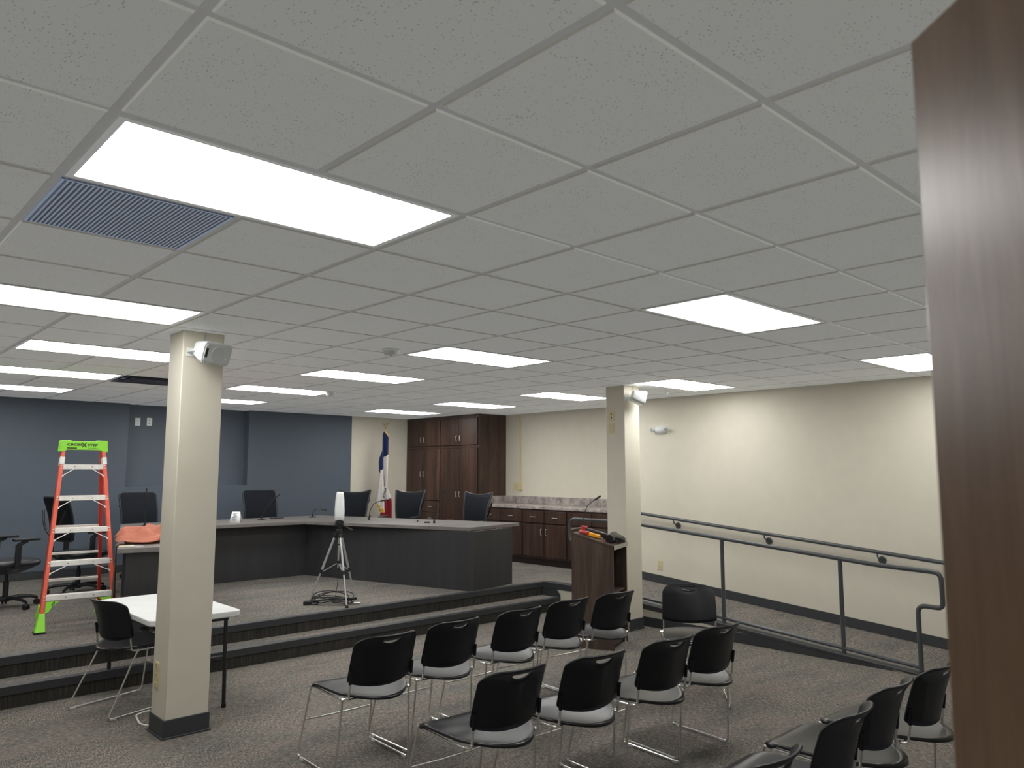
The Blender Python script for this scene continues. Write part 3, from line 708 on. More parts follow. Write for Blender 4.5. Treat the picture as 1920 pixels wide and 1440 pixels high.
# ================================================================== OFFICE CHAIRS
def office_chair(name, label, loc, rz, style, group, arms=True):
    t = thing(name, label, 'office chair', loc, rz, group)
    W = .255
    def bp(x, v):      # backrest surface, x -1..1, v 0..1
        if style == 'square': w = W * (.93 + .07 * v); z = .62 + .49 * v
        else: w = W * (.74 + .26 * v ** 1.3); z = .60 + (.47 + .045 * x * x * abs(x)) * v
        y = -.215 - .10 * v + .03 * math.sin(PI * v) - .03 * (1 - x * x)
        return V((x * w, y, z))
    def edgeclip(x):
        ax = abs(x); r = .22 if style == 'square' else .06
        c = (.10 if style == 'square' else .03) * (1 - math.sqrt(max(0, 1 - ((ax - 1 + r) / r) ** 2))) if ax > 1 - r else 0
        return c
    xs = [math.sin((-1 + 2 * i / 18) * PI / 2) for i in range(19)]
    mb = MB(); mb.grid([[bp(x, edgeclip(x) * .6 + (1 - 1.6 * edgeclip(x)) * j / 10) for j in range(11)] for x in xs]); br = mb.build('backrest', MESHF, t, solid=.016, smooth=60)
    ring = [bp(x, edgeclip(x) * .6) for x in xs] + [bp(1, edgeclip(1) * .6 + (1 - 1.6 * edgeclip(1)) * j / 6) for j in range(1, 6)] + [bp(x, 1 - edgeclip(x)) for x in xs[::-1]] + [bp(-1, edgeclip(1) * .6 + (1 - 1.6 * edgeclip(1)) * j / 6) for j in range(5, 0, -1)]
    mb = MB(); mb.tube(ring, .013, 8, closed=True); mb.build('back_rim', CHAIRF if style == 'square' else plain('chair_rim', (.03, .033, .038), .4), br)
    mb = MB(); mb.tube(fillet([(0, .02, .40), (0, -.30, .43), (0, -.335, .62), (0, -.30, .88)], .08), .022, 10)
    for s_ in (-1, 1): mb.tube(fillet([(0, -.33, .66), (s_ * .16, -.34, .78), (s_ * .235, -.315, .96)], .08), .012, 8)
    mb.build('back_support', CHAIRF, t)
    # seat
    mb = MB(); prof = [(.86, -.035), (.97, -.02), (1, .0), (.98, .02), (.9, .034), (.6, .04)]
    out = rrect(.50, .49, .13, 6); n_ = len(out); vs = []; fs = []
    for s_, z in prof: vs += [V((x * s_, y * s_ + .02, .455 + z)) for x, y in out]
    for i in range(len(prof) - 1): fs += [(i * n_ + k, i * n_ + (k + 1) % n_, (i + 1) * n_ + (k + 1) % n_, (i + 1) * n_ + k) for k in range(n_)]
    fs += [tuple(range(n_))[::-1], tuple((len(prof) - 1) * n_ + k for k in range(n_))]
    mb.add(vs, fs); mb.build('seat', plain('seat_leather', (.012, .013, .016), .42), t, smooth=60)
    mb = MB(); mb.add([V(q) for q in ((-.17, -.16, .42), (.17, -.16, .42), (.2, .2, .42), (-.2, .2, .42), (-.06, -.1, .345), (.06, -.1, .345), (.06, .09, .345), (-.06, .09, .345))], [(0, 1, 2, 3), (7, 6, 5, 4), (0, 4, 5, 1), (1, 5, 6, 2), (2, 6, 7, 3), (3, 7, 4, 0)]); mb.build('tilt_mechanism', CHAIRF, t, bevel=.01)
    mb = MB(); mb.lathe([(.027, .10), (.027, .27), (.016, .271), (.016, .35)], 16); mb.build('gas_column', CHAIRF, t)
    mb = MB(); mb.lathe([(.04, .065), (.045, .09), (.04, .115), (.03, .12)], 16); mb.build('hub', CHAIRF, t)
    for k in range(5):
        a = 2 * PI * k / 5 + .3; d = V((math.cos(a), math.sin(a), 0)); s_ = V((-d.y, d.x, 0))
        mb = MB(); mb.tube([d * .03 + V((0, 0, .095)), d * .12 + V((0, 0, .105)), d * .24 + V((0, 0, .095)), d * .305 + V((0, 0, .075))], .022, 8, r2=.014); lg = mb.build('base_leg', CHAIRF, t)
        mb = MB()
        for q in (-1, 1): mb.cyl(d * .305 + s_ * q * .008 + V((0, 0, .029)), d * .305 + s_ * q * .024 + V((0, 0, .029)), .029, n=16)
        mb.cyl(d * .305 + V((0, 0, .03)), d * .305 + V((0, 0, .075)), .008); mb.build('caster', BLK, lg)
    if arms:
        for s_ in (-1, 1):
            mb = MB(); mb.bar((s_ * .20, .0, .41), (s_ * .275, -.01, .43), .06, .025); mb.bar((s_ * .275, -.01, .42), (s_ * .278, -.01, .66), .055, .03, up=(1, 0, 0)); mb.bar((s_ * .278, -.02, .655), (s_ * .278, .07, .695), .04, .03); ar = mb.build('armrest', CHAIRF, t, bevel=.006)
            mb = MB(); mb.prism(rrect(.08, .26, .035, 5, s_ * .275, .06), .695, .722); mb.build('arm_pad', CHAIRF, ar, bevel=.008)
    return t
gA, gB = 'square-backed office chairs', 'wing-backed office chairs'
pO = ony(259, 950, 9.42)
oc = office_chair('office_chair', 'square mesh-backed office chair behind the desk, left of the near pillar', (pO.x + .10, 9.31, ZP), math.radians(190), 'square', gA); oct_ = tree(oc)
pO = ony(488, 950, 9.42)
dup(oc, oct_, (pO.x + .05, 9.31, ZP), math.radians(176), 'square mesh-backed office chair behind the middle of the desk, right of the near pillar')
dup(oc, oct_, (1.155, 7.98, ZP), math.radians(-80), 'black office chair cut by the left picture edge')
dup(oc, oct_, (1.96, 8.52, ZP), math.radians(-75), 'black office chair standing behind the orange ladder')
pO = on(662, 940, (.679, .726, 0), CAM + V((.679, .726, 0)) * 12.2)
ow = office_chair('office_chair', 'wing-backed office chair right behind the white device on the tripod', (pO.x - .12, pO.y - .13, ZP), math.radians(138), 'wing', gB); owt = tree(ow)
pO = on(764, 940, (.679, .726, 0), CAM + V((.679, .726, 0)) * 12.2)
dup(ow, owt, (pO.x - .18, pO.y - .09, ZP), math.radians(118), 'wing-backed office chair between the flag and the tall wooden cabinet')
pO = on(890, 940, (.679, .726, 0), CAM + V((.679, .726, 0)) * 11.1)
dup(ow, owt, (pO.x - .20, pO.y - .02, ZP), math.radians(100), 'wing-backed office chair at the right wing before the wooden base cabinets')

# ================================================================== TALL CABINET AND BASE CABINETS
XF = 7.74                                      # front of the tall cabinet
YT0, YT1 = 8.12, YB - .004
t = thing('tall_cabinet', 'tall dark walnut storage cabinet reaching the ceiling in the corner', 'cabinet', (XF, YT0, ZP))
h = HC - ZP - .004; yw = YT1 - YT0
mb = MB(); mb.box(.022, XC - XF - .004, 0, yw, 0, h); mb.build('carcass', WALNUT_E, t, bevel=.003)
mb = MB(); mb.box(-.006, .022, -.004, yw, h - .06, h); mb.box(0, .022, -.004, .028, 0, h - .06); mb.box(0, .022, yw - .025, yw, 0, h - .06); mid = yw * .50
mb.box(0, .022, mid - .018, mid + .018, 0, h - .06); mb.box(0, .022, .028, yw - .025, 1.80, 1.85); mb.box(0, .022, .028, yw - .025, 0, .09); mb.build('face_frame', WALNUT, t, bevel=.002)
def handle(parent, c, vert=True, L=.085):
    c = V(c); d = V((0, 0, 1)) if vert else V((0, 1, 0)); mb = MB()
    a, b = c - d * L / 2, c + d * L / 2; o_ = V((-.02, 0, 0)); mb.tube(fillet([a, a + o_, b + o_, b], .006, 4), .0045, 8)
    mb.build('handle', SILV, parent)
def leaf(y0, y1, z0, z1, hy, hz, name='door', vert=True, tt=None):
    mb = MB(); mb.box(-.020, .001, y0 + .003, y1 - .003, z0 + .003, z1 - .003); o = mb.build(name, WALNUT, tt or t, bevel=.003); handle(o, (-.020, hy, hz), vert); return o
for (a, b, kind) in ((.028, mid - .018, 'R'), (mid + .018, yw - .025, 'L')):
    m_ = (a + b) / 2
    leaf(a, m_, 1.85, h - .06, m_ - .045, 1.97); leaf(m_, b, 1.85, h - .06, m_ + .045, 1.97)
    z0 = .09 if kind == 'R' else .90; hz_ = 1.02 if kind == 'R' else 1.36
    leaf(a, m_, z0, 1.80, m_ - .045, hz_); leaf(m_, b, z0, 1.80, m_ + .045, hz_)
    if kind == 'L':
        for i in range(4):
            for (c_, d_) in ((a, m_), (m_, b)): leaf(c_, d_, .09 + .2 * i, .29 + .2 * i, (c_ + d_) / 2, .19 + .2 * i, 'drawer', False)
XB = 7.76
cuts = [YT0 - .004, onx(981, 960, XB).y, onx(1064, 960, XB).y, YJ + .20]
labs = ['walnut base cabinet beside the tall cabinet, partly behind the desk', 'walnut base cabinet with two drawers over two doors, fully in view', 'walnut base cabinet behind the lectern and pillar']
for i in range(3):
    y1, y0 = cuts[i] - .001, cuts[i + 1] + .001; w_ = y1 - y0
    t2 = thing('base_cabinet', labs[i], 'cabinet', (XB, y0, ZP), 0, 'base cabinets under the counter'); hb = .835
    MB().box(.0215, XC - XB - .004, 0, w_, .10, hb).build('carcass', WALNUT, t2)
    MB().box(.06, XC - XB - .004, 0, w_, 0, .10).build('toe_kick', plain('toe_kick', (.02, .011, .009), .5) if i == 0 else bpy.data.materials['toe_kick'], t2)
    mb = MB(); m_ = w_ / 2
    mb.box(0, .0215, 0, w_, hb - .03, hb); mb.box(0, .0215, 0, w_, .10, .14); mb.box(0, .0215, 0, .018, .14, hb - .03); mb.box(0, .0215, w_ - .018, w_, .14, hb - .03); mb.box(0, .0215, m_ - .012, m_ + .012, .14, hb - .03); mb.box(0, .0215, .018, w_ - .018, .60, .64); mb.build('face_frame', WALNUT, t2, bevel=.001)
    for s_, (a, b) in ((-1, (.012, m_ - .006)), (1, (m_ + .006, w_ - .012))):
        leaf(a, b, .63, hb - .02, (a + b) / 2, .72, 'drawer', False, t2)
        leaf(a, b, .13, .61, m_ + s_ * .05, .50, 'door', True, t2)
t2 = thing('countertop', 'long mottled grey laminate counter with backsplash on the base cabinets', 'countertop', (XB - .03, YJ, ZP + .835))
ly = YT0 - .004 - YJ
MB().box(0, XC - XB + .026, .01, ly, .0, .045).build('worktop', COUNTER, t2, bevel=.006)
mb = MB(); mb.box(XC - XB + .006, XC - XB + .026, .01, ly - .02, .045, .165); mb.box(.03, XC - XB + .026, ly - .02, ly, .045, .165); mb.build('backsplash', COUNTER, t2, bevel=.003)

# ================================================================== FLAG
FY = 9.72
def fx(cx, cy, dy=0.): return ony(680 + cx / 7.2, 780 + cy / 7.2, FY + dy)
def depth(x, z): return .045 * math.sin(x * 74 + z * 1.5) + .02 * math.sin(x * 23 + z * 3)
pp = fx(309, 150, .08)
t = thing('flag_on_pole', 'draped blue white and red flag with gold fringe on a pole in the corner', 'flag', (pp.x, FY + .08, ZP))
base = V((pp.x, FY + .08, ZP))
zt = fx(312, 175).z - ZP
mb = MB(); mb.cyl((0, 0, .02), (-.02, 0, zt - .12), .014, n=12); mb.build('pole', BLK, t)
mb = MB(); mb.lathe([(.16, 0), (.16, .02), (.05, .05), (.03, .09)], 24); mb.build('stand', BLK, t)
mb = MB(); mb.lathe([(.012, zt - .12), (.016, zt - .06), (.011, zt), (.02, zt + .012), (.008, zt + .02), (.016, zt + .05), (.006, zt + .06)], 14); mb.build('ferrule', GOLDM, t)
mb = MB(); za = zt + .055
mb.tube([(0, 0, za), (-.004, 0, za + .03), (.0, -.012, za + .05)], .012, 8, r2=.007)
for s_ in (-1, 1):
    mb.add([V((s_ * .004, 0, za + .015)), V((s_ * .05, 0, za + .06)), V((s_ * .075, 0, za + .055)), V((s_ * .055, 0, za + .03)), V((s_ * .03, 0, za + .012)), V((s_ * .004, .01, za + .005))], [(0, 1, 2, 3), (0, 3, 4, 5)])
e = mb.build('eagle_finial', GOLDM, t, solid=.006)
def strip(name, left, right, mat, dy=0., nx=22, nz=60, parent=t):
    ya, yb = left[0][1], left[-1][1]; Lf = [(b, a) for a, b in left]; Rf = [(b, a) for a, b in right]; rows = []
    for i in range(nz + 1):
        cy = ya + (yb - ya) * i / nz; xl, xr = lerp(Lf, cy), lerp(Rf, cy); r = []
        for j in range(nx + 1):
            q = fx(xl + (xr - xl) * j / nx, cy); r.append(V((q.x, FY + dy + depth(q.x, q.z), q.z)) - base)
        rows.append(r)
    mb = MB(); mb.grid(rows); return mb.build(name, mat, parent, smooth=80, merge=1e-6, solid=.003)
strip('blue_stripe', [(300, 210), (283, 280), (262, 450), (240, 600), (212, 772)], [(301, 210), (325, 300), (323, 520), (292, 572), (272, 706), (213, 772)], FBLUE)
wh = strip('white_stripe', [(322, 520), (292, 572), (272, 706), (212, 772), (195, 960), (185, 1140), (195, 1200), (240, 1296)], [(326, 520), (328, 780), (345, 900), (371, 1112), (286, 1162), (278, 1280), (243, 1296)], FWHITE)
strip('red_stripe', [(370, 1112), (285, 1162), (277, 1280), (243, 1300), (240, 1500), (236, 1900)], [(371, 1112), (376, 1200), (380, 1370), (382, 1500), (384, 1900)], FRED)
strip('side_fringe', [(298, 204), (325, 300), (326, 520), (325, 785)], [(302, 204), (333, 300), (337, 520), (333, 785)], GOLD, -.01, 4)
strip('corner_fringe', [(193, 1196), (195, 1230), (240, 1300)], [(196, 1196), (262, 1262), (270, 1300)], GOLD, -.012, 6)
strip('eagle_emblem', [(282, 660), (276, 740), (272, 800), (264, 870), (272, 955)], [(290, 660), (290, 740), (293, 800), (292, 870), (282, 955)], BROWNM, -.018, 6, 24, wh)
me = text_mesh('IOWA', .062, .001, .002)
q = fx(272, 1035); X = frame(V((q.x, FY + depth(q.x, q.z) - .022, q.z)) - base, (.30, .02, .95), (-.95, -.3, .30))
X = frame(V((q.x, FY + depth(q.x, q.z) - .035, q.z)) - base, (.25, 0, .97), (-.97, 0, .25))
mb = MB(); mb.mesh_from(me, X); mb.build('lettering', BLK, wh, recalc=False)

# ================================================================== RAILINGS
t = thing('guard_rail', 'dark grey pipe guard rail along the open side of the ramp', 'railing', (XE + .045, 0, 0))
def topz(y): return rampz(y) + .872
pts = [(0, RY0 - .10, .02), (0, RY0 - .10, .578), (0, .80, .572), (0, .80, .868), (0, 1.30, .885), (0, 2.9, 1.022), (0, 4.15, 1.128), (0, 5.06, 1.128), (0, 5.06, .85), (0, 4.84, .845), (0, 4.84, ZP)]
mb = MB(); mb.tube(fillet(pts, [.07, .05, .07, .15, .2, .2, .10, .08, .06], 7), .0205, 12); mb.build('top_rail', RAIL, t)
for y in (1.66, 2.90, 4.12): MB().tube([(0, y, rampz(y) - .0), (0, y, topz(y) - .01)], .020, 12).build('post', RAIL, t)
mb = MB(); mb.tube([(0, RY0 - .10, rampz(RY0) + .058), (0, 4.84, ZP + .055)], .0165, 10); mb.build('lower_rail', RAIL, t)
t = thing('handrail', 'dark grey wall-mounted pipe handrail rising along the cream wall', 'railing', (XR - .075, 0, 0))
def hz2(y): return .846 + (y - 1.176) * .0897
mb = MB(); mb.tube(fillet([(.07, .35, hz2(.45) - .0), (0, .35, hz2(.45)), (0, .5, hz2(.5)), (0, 4.9, hz2(4.9))], [.05, .05]), .0205, 12); mb.build('rail', RAIL, t)
for y in (.5, 1.72, 2.98, 4.225):
    z = hz2(y); mb = MB(); mb.tube(fillet([(0, y + .02, z - .018), (.0, y + .02, z - .05), (.05, y, z - .085), (.074, y, z - .085)], .02), .008, 8); b_ = mb.build('bracket', RAIL, t)
    MB().lathe([(.040, 0), (.042, .006), (.035, .013)], 20, M.Translation((.0745, y, z - .085)) @ M.Rotation(-PI / 2, 4, 'Y')).build('wall_flange', RAIL, b_)

# ================================================================== LECTERN
a = V((5.357, 3.33, 0)); b = V((5.82, 3.53, 0)); u = (b - a).normalized(); nn = V((-u.y, u.x, 0)); w = (b - a).length; d = .43
ang = math.atan2(u.y, u.x)
t = thing('lectern', 'dark brown wooden lectern with open shelves beside the far pillar', 'lectern', a, ang)   # local x = width, y = depth (away from the user)
zf, zb = .985, 1.105
prof = [(0, 0), (d, 0), (d, zb), (0, zf)]
YZ = M(((0, 0, 1, 0), (1, 0, 0, 0), (0, 1, 0, 0), (0, 0, 0, 1)))
for x in (0, w - .02): MB().prism(prof, x, x + .02, YZ).build('side_panel', LECTW, t, bevel=.002)
MB().box(.02, w - .02, d - .02, d, 0, zb - .01).build('front_panel', LECTW, t)
MB().box(.02, w - .02, .01, d - .02, .04, .06).build('shelf', LECTW, t); MB().box(.02, w - .02, .02, d - .02, .52, .54).build('shelf', LECTW, t)
mb = MB(); mb.prism([(-.012, zf - .012), (d + .005, zb - .004), (d + .005, zb + .016), (-.012, zf + .010)], -.006, w + .006, YZ); mb.build('top_board', LECTW, t, bevel=.002)
mb = MB(); mb.prism([(d - .012, zb + .012), (d + .006, zb + .017), (d + .006, zb + .042), (d - .012, zb + .038)], -.006, w + .006, YZ); mb.build('rear_lip', LECTW, t, bevel=.001)
MB().prism([(-.016, zf - .03), (-.012, zf - .03), (-.012, zf + .012), (-.016, zf + .012)], -.006, w + .006, YZ).build('front_edge', plain('edge_laminate', (.34, .33, .27), .4), t)
sl = math.atan2(zb - zf, d)
LX = M.Translation(a) @ M.Rotation(ang, 4, 'Z') @ M.Translation((0, 0, zf + .0105)) @ M.Rotation(sl, 4, 'X')   # sloping top: x width, y up the slope, z normal
def on_top(name, label, cat, x, y, rz=0, group=None):
    o = thing(name, label, cat, (0, 0, 0), 0, group); o.matrix_world = LX @ M.Translation((x, y, .0012)) @ M.Rotation(rz, 4, 'Z'); return o
o = on_top('paper_sheet', 'white paper sheet on the right side of the lectern top', 'paper', .385, .22, .02)
MB().box(-.09, .09, -.17, .18, 0, .003).build('sheet', PAPER, o)
o = on_top('clamp_meter', 'yellow and red handheld clamp meter on the lectern', 'tool', .10, .29, .25)
mb = MB(); out = rrect(.055, .14, .02, 5, 0, -.045); mb.prism(out, .006, .040); mb.build('body', YELLOW, o, bevel=.008, seg=3)
mb = MB(); mb.tube([((.036 * math.cos(k * PI / 8)), .058 + .036 * math.sin(k * PI / 8), .024) for k in range(16)], .014, 8, closed=True); mb.build('jaw', REDP, o)
mb = MB(); mb.prism(rrect(.06, .026, .008, 3, 0, .015), .003, .044); mb.build('collar', REDP, o, bevel=.004)
mb = MB(); mb.tube([(.03, -.14, .01), (.055, -.05, .012), (.05, .06, .012)], .004, 6); mb.build('test_lead', SILV, o)
o = on_top('test_meter', 'black tool pouch with red top lying on the lectern', 'tool', .225, .29, .12)
mb = MB(); mb.prism(rrect(.085, .22, .02, 5, 0, -.04), 0, .055); mb.build('pouch', BLK, o, bevel=.008, seg=3)
mb = MB(); mb.prism(rrect(.06, .06, .02, 5, -.005, .10), .002, .065); mb.build('red_cap', REDP, o, bevel=.008)
mb = MB(); mb.box(-.012, .018, -.10, -.07, .055, .058); mb.build('label', FWHITE, o)
o = on_top('work_glove', 'black rubber work glove heaped at the lectern front edge', 'glove', .285, .07, -.1); o.scale = (1.3, 1.3, 1.3)
mb = MB(); mb.tube([(-.15, -.01, .03), (-.11, -.005, .036), (-.05, .0, .04), (.0, .01, .036)], .032, 12, r2=.038); g_ = mb.build('palm', plain('rubber_black', (.012, .012, .013), .25), o, smooth=70)
for k, (x, y, L_) in enumerate(((.02, -.035, .09), (.03, -.01, .12), (.03, .018, .15), (.02, .045, .12))):
    MB().tube([(x - .03, y * .6, .036), (x + L_ * .5, y, .036), (x + L_, y + .004, .022), (x + L_ + .012, y + .004, .02)], .015, 10, r2=.013).build('finger', bpy.data.materials['rubber_black'], o, smooth=70)
MB().tube([(-.07, -.02, .04), (-.03, -.055, .035), (.02, -.068, .022)], .015, 10).build('thumb', bpy.data.materials['rubber_black'], o, smooth=70)
o = on_top('red_screwdriver', 'thin red screwdriver lying between yellow meter and black glove', 'tool', .085, .12, .2)
mb = MB(); mb.cyl((-.05, 0, .009), (.03, 0, .009), .009, .008, 10); mb.build('grip', REDP, o); mb = MB(); mb.cyl((.03, 0, .009), (.11, 0, .007), .003, n=8); mb.build('shaft', SILV, o)
pm = LX @ V((.20, .41, .004)); tip = pm + V((.09, .0, .31)) + RIGHT * .05
t3 = thing('gooseneck_microphone', 'microphone on a bent neck rising from the lectern', 'microphone', pm)
MB().lathe([(.012, -.0), (.012, .012), (.007, .03)], 12).build('socket', BLK, t3)
pts = fillet([(0, 0, .02), V((0, 0, .0)) + RIGHT * .06 + V((0, 0, .26)), V((0, 0, 0)) + RIGHT * .155 + V((0, 0, .325))], .08, 8); MB().tube(pts, .0042, 8).build('gooseneck', BLK, t3)
dd = (pts[-1] - pts[-2]).normalized(); MB().tube([pts[-1] - dd * .015, pts[-1] + dd * .02, pts[-1] + dd * .055, pts[-1] + dd * .062], .0105, 10).build('capsule', BLK, t3)

# ================================================================== STEPLADDER
fl, fr = V((1.125, 6.30, ZP)), V((1.722, 6.237, ZP))
dx = (fr - fl).normalized(); bk = V((-dx.y, dx.x, 0)); ctr = (fl + fr) / 2
HT = 1.645
tc_ = ctr + bk * .35 + V((.0, .0, HT))
t = thing('stepladder', 'orange fibreglass stepladder with lime green cap and feet on the platform', 'ladder', ctr)
def loc(p): return V(p) - ctr
tl, tr_ = loc(tc_ - dx * .165), loc(tc_ + dx * .165); l0, r0 = loc(fl), loc(fr)
for a_, b_, nm in ((l0, tl, -1), (r0, tr_, 1)):
    s0 = a_ + (b_ - a_) * .075
    mb = MB(); mb.bar(s0, b_, .032, .066, up=bk); rr_ = mb.build('front_rail', ORANGE, t, bevel=.003)
    mb = MB(); bolt = []
    for k in range(1, 6):
        for z_ in (-.012, .012):
            q = a_ + (b_ - a_) * ((.29 * k + z_) / HT) - bk * .0345; mb.lathe([(.006, 0), (.006, .004), (.002, .006)], 8, frame(q, dx, (0, 0, 1)))
    mb.build('rivets', ALU, rr_)
    # foot
    f0 = a_; mb = MB(); x_ = dx * .034; y_ = bk * .05
    q = a_ + (b_ - a_) * .10
    mb.add([f0 - x_ * 1.25 - y_, f0 + x_ * 1.25 - y_, f0 + x_ * 1.25 + y_, f0 - x_ * 1.25 + y_, q - x_ * .62 - y_ * .85, q + x_ * .62 - y_ * .85, q + x_ * .62 + y_ * .85, q - x_ * .62 + y_ * .85], [(0, 1, 2, 3), (7, 6, 5, 4), (0, 4, 5, 1), (1, 5, 6, 2), (2, 6, 7, 3), (3, 7, 4, 0)])
    ft = mb.build('foot', GREEN, t, bevel=.004)
    mb = MB(); mb.bar(f0 - x_ * 1.35 + V((0, 0, .007)), f0 + x_ * 1.35 + V((0, 0, .007)), .11, .014); mb.build('rubber_pad', BLK, ft)
    # green corner brace
    e1_ = a_ + (b_ - a_) * (.10 * 1.0) ; e2_ = a_ + (b_ - a_) * ((.29 - .03) / HT); ins = dx * (-nm)
    P_ = [e1_ + ins * .02, e2_ + ins * .02, e2_ + ins * .125, e2_ + ins * .075 - V((0, 0, .035)), e2_ + ins * .045 - V((0, 0, .085)), e1_ + ins * .028]
    mb = MB(); k_ = len(P_); mb.add([p_ - bk * .034 for p_ in P_] + [p_ - bk * .028 for p_ in P_], [tuple(range(k_)), tuple(range(k_, 2 * k_))[::-1]] + [(i, (i + 1) % k_, k_ + (i + 1) % k_, k_ + i) for i in range(k_)])
    cb = mb.build('corner_brace', GREEN, t)
    if nm < 0:
        me = text_mesh('CROSS STEP', .022, .0004, .0006); q = e2_ + ins * .055 - V((0, 0, .052)) - bk * .0352; X = frame(q, dx * .55 + V((0, 0, .83)), -dx * .83 + V((0, 0, .55))); mb = MB(); mb.mesh_from(me, X); mb.build('lettering', BLK, cb, recalc=False)
    # silver hinge bracket
    q = a_ + (b_ - a_) * ((1.50) / HT); up_ = (b_ - a_).normalized(); mb = MB(); mb.bar(q - up_ * .035, q + up_ * .035, .040, .084, up=bk); mb.build('hinge_bracket', ALU, t, bevel=.003)
for k in range(1, 6):
    fct = .29 * k / HT; A_ = l0 + (tl - l0) * fct; B_ = r0 + (tr_ - r0) * fct
    mb = MB(); mb.bar(A_ + dx * .013, B_ - dx * .013, .085, .045, up=(0, 0, 1)); st = mb.build('step', ALU, t, bevel=.003)
    mb = MB()
    for s_ in (.3, .7): mb.lathe([(.006, 0), (.006, .003), (.002, .005)], 8, frame(A_ + (B_ - A_) * s_ - bk * .0428, dx, (0, 0, 1)))
    mb.build('rivets', GREYP, st)
    if k > 1:
        for (E_, s_, base_, top_) in ((A_, 1, l0, tl), (B_, -1, r0, tr_)):
            f2 = (.29 * k - .085) / HT; e_ = base_ + (top_ - base_) * f2
            mb = MB(); mb.bar(e_ + dx * s_ * .014 - bk * .03, E_ + (B_ - A_) * s_ * .28 - bk * .03 - V((0, 0, .022)), .006, .018, up=bk); mb.bar(e_ + dx * s_ * .016 - bk * .03 - V((0, 0, .01)), e_ + dx * s_ * .03 - bk * .03 + V((0, 0, .012)), .008, .022, up=bk); mb.build('step_brace', ALU, st)
# rear legs
rl, rrr = loc(V((1.30, 7.13, ZP))), loc(V((1.81, 7.09, ZP))); tlb, trb = tl + bk * .06 - V((0, 0, .02)), tr_ + bk * .06 - V((0, 0, .02))
for a_, b_ in ((rl, tlb), (rrr, trb)):
    s0 = a_ + (b_ - a_) * .06
    mb = MB(); mb.bar(s0, b_, .028, .05, up=bk); mb.build('rear_rail', ORANGED, t, bevel=.003)
    q = a_ + (b_ - a_) * .075; mb = MB(); mb.bar(a_ + V((0, 0, .0)), q, .075, .07, up=bk, w2=.045, h2=.06); ft = mb.build('foot', GREEN, t, bevel=.003)
for f_ in (.22, .38, .54, .70):
    mb = MB(); A_ = rl + (tlb - rl) * f_; B_ = rrr + (trb - rrr) * f_; mb.bar(A_ + dx * .012, B_ - dx * .012, .022, .022); mb.build('rear_crossbar', ALU, t)
for a_, b_, c_, d_ in ((l0, tl, rl, tlb), (r0, tr_, rrr, trb)):
    mb = MB(); A_ = a_ + (b_ - a_) * .52; B_ = c_ + (d_ - c_) * .52; mb.bar(A_ + bk * .04, B_ - bk * .025, .006, .022); mb.build('spreader', ALU, t)
# top cap
X = frame(loc(tc_) - bk * .035, dx, (0, 0, 1))     # local x along cap, y up, z toward the viewer
W_ = .205
oc_ = [(-W_ + .0, -.052), (-W_ * .82, -.052), (-W_ * .66, -.034), (W_ * .66, -.034), (W_ * .82, -.052), (W_, -.052), (W_ * .96, .052), (W_ * .56, .055), (W_ * .5, .046), (-W_ * .5, .046), (-W_ * .56, .055), (-W_ * .96, .052)]
mb = MB(); mb.prism(oc_, -.10, .012, X); cp = mb.build('top_cap', GREEN, t, bevel=.004)
for txt, sz_, x_, y_, bo in (('CROSS', .034, -.078, .012, .0012), ('X', .062, .0, .008, .0012), ('STEP', .034, .07, .010, .0012), ('BY LOUISVILLE', .0125, .075, -.019, .0)):
    me = text_mesh(txt, sz_, .0006, bo); mb = MB(); S = M.Diagonal((1.25 if txt in ('CROSS', 'STEP') else 1, .8 if txt in ('CROSS', 'STEP') else 1, 1, 1)); mb.mesh_from(me, X @ M.Translation((x_, y_, .0127)) @ S); mb.build('lettering', BLK, cp, recalc=False)
MB().box(-.142, -.06, -.024, -.014, .0122, .0132, X).build('small_print', BLK, cp)

# ================================================================== TRIPOD WITH DEVICE, CABLES
tc = V((3.80, 5.84, ZP))
t = thing('tripod', 'silver camera tripod with black head standing before the desk', 'tripod', tc)
feet = [V((3.555, 6.02, ZP)), V((3.757, 5.575, ZP)), V((4.10, 5.97, ZP))]
zh = .80
for f_ in feet:
    f_ = f_ - tc; top = V((f_.x * .13, f_.y * .13, zh - .08)); k1 = top.lerp(f_, .52)
    mb = MB(); mb.tube([top, k1], .0125, 10); lg = mb.build('leg', SILV, t)
    mb = MB(); mb.tube([k1, k1.lerp(f_, .94)], .0095, 10); mb.build('lower_section', SILV, lg)
    mb = MB(); mb.tube([k1.lerp(top, .05), k1.lerp(f_, .06)], .0165, 10); mb.tube([top.lerp(k1, -.05), top.lerp(k1, .06)], .017, 10); mb.build('lock_collar', BLK, lg)
    mb = MB(); mb.tube([k1.lerp(f_, .92), f_ + V((0, 0, .012))], .0125, 10, r2=.016); mb.cyl(f_, f_ + V((0, 0, .014)), .018); mb.build('rubber_foot', BLK, lg)
    mb = MB(); mb.bar(V((0, 0, .435)), k1 + V((0, 0, -.01)), .012, .008); mb.build('spreader_arm', SILV, lg)
mb = MB(); mb.tube([(0, 0, .38), (0, 0, zh - .02)], .011, 12); cc = mb.build('centre_column', SILV, t)
mb = MB(); mb.lathe([(.017, .425), (.017, .455)], 14); mb.lathe([(.013, .62), (.013, .632)], 14); mb.build('column_rings', BLK, cc)
mb = MB(); mb.lathe([(.03, zh - .10), (.04, zh - .07), (.035, zh - .02), (.018, zh - .01)], 16); mb.build('shoulder', BLK, t)
mb = MB(); mb.lathe([(.018, zh - .02), (.026, zh + .01), (.02, zh + .05)], 14); mb.box(-.035, .035, -.03, .03, zh + .04, zh + .075); mb.cyl((-.055, 0, zh + .03), (.05, 0, zh + .03), .014); mb.build('pan_head', BLK, t, bevel=.003)
R2 = RIGHT.copy()
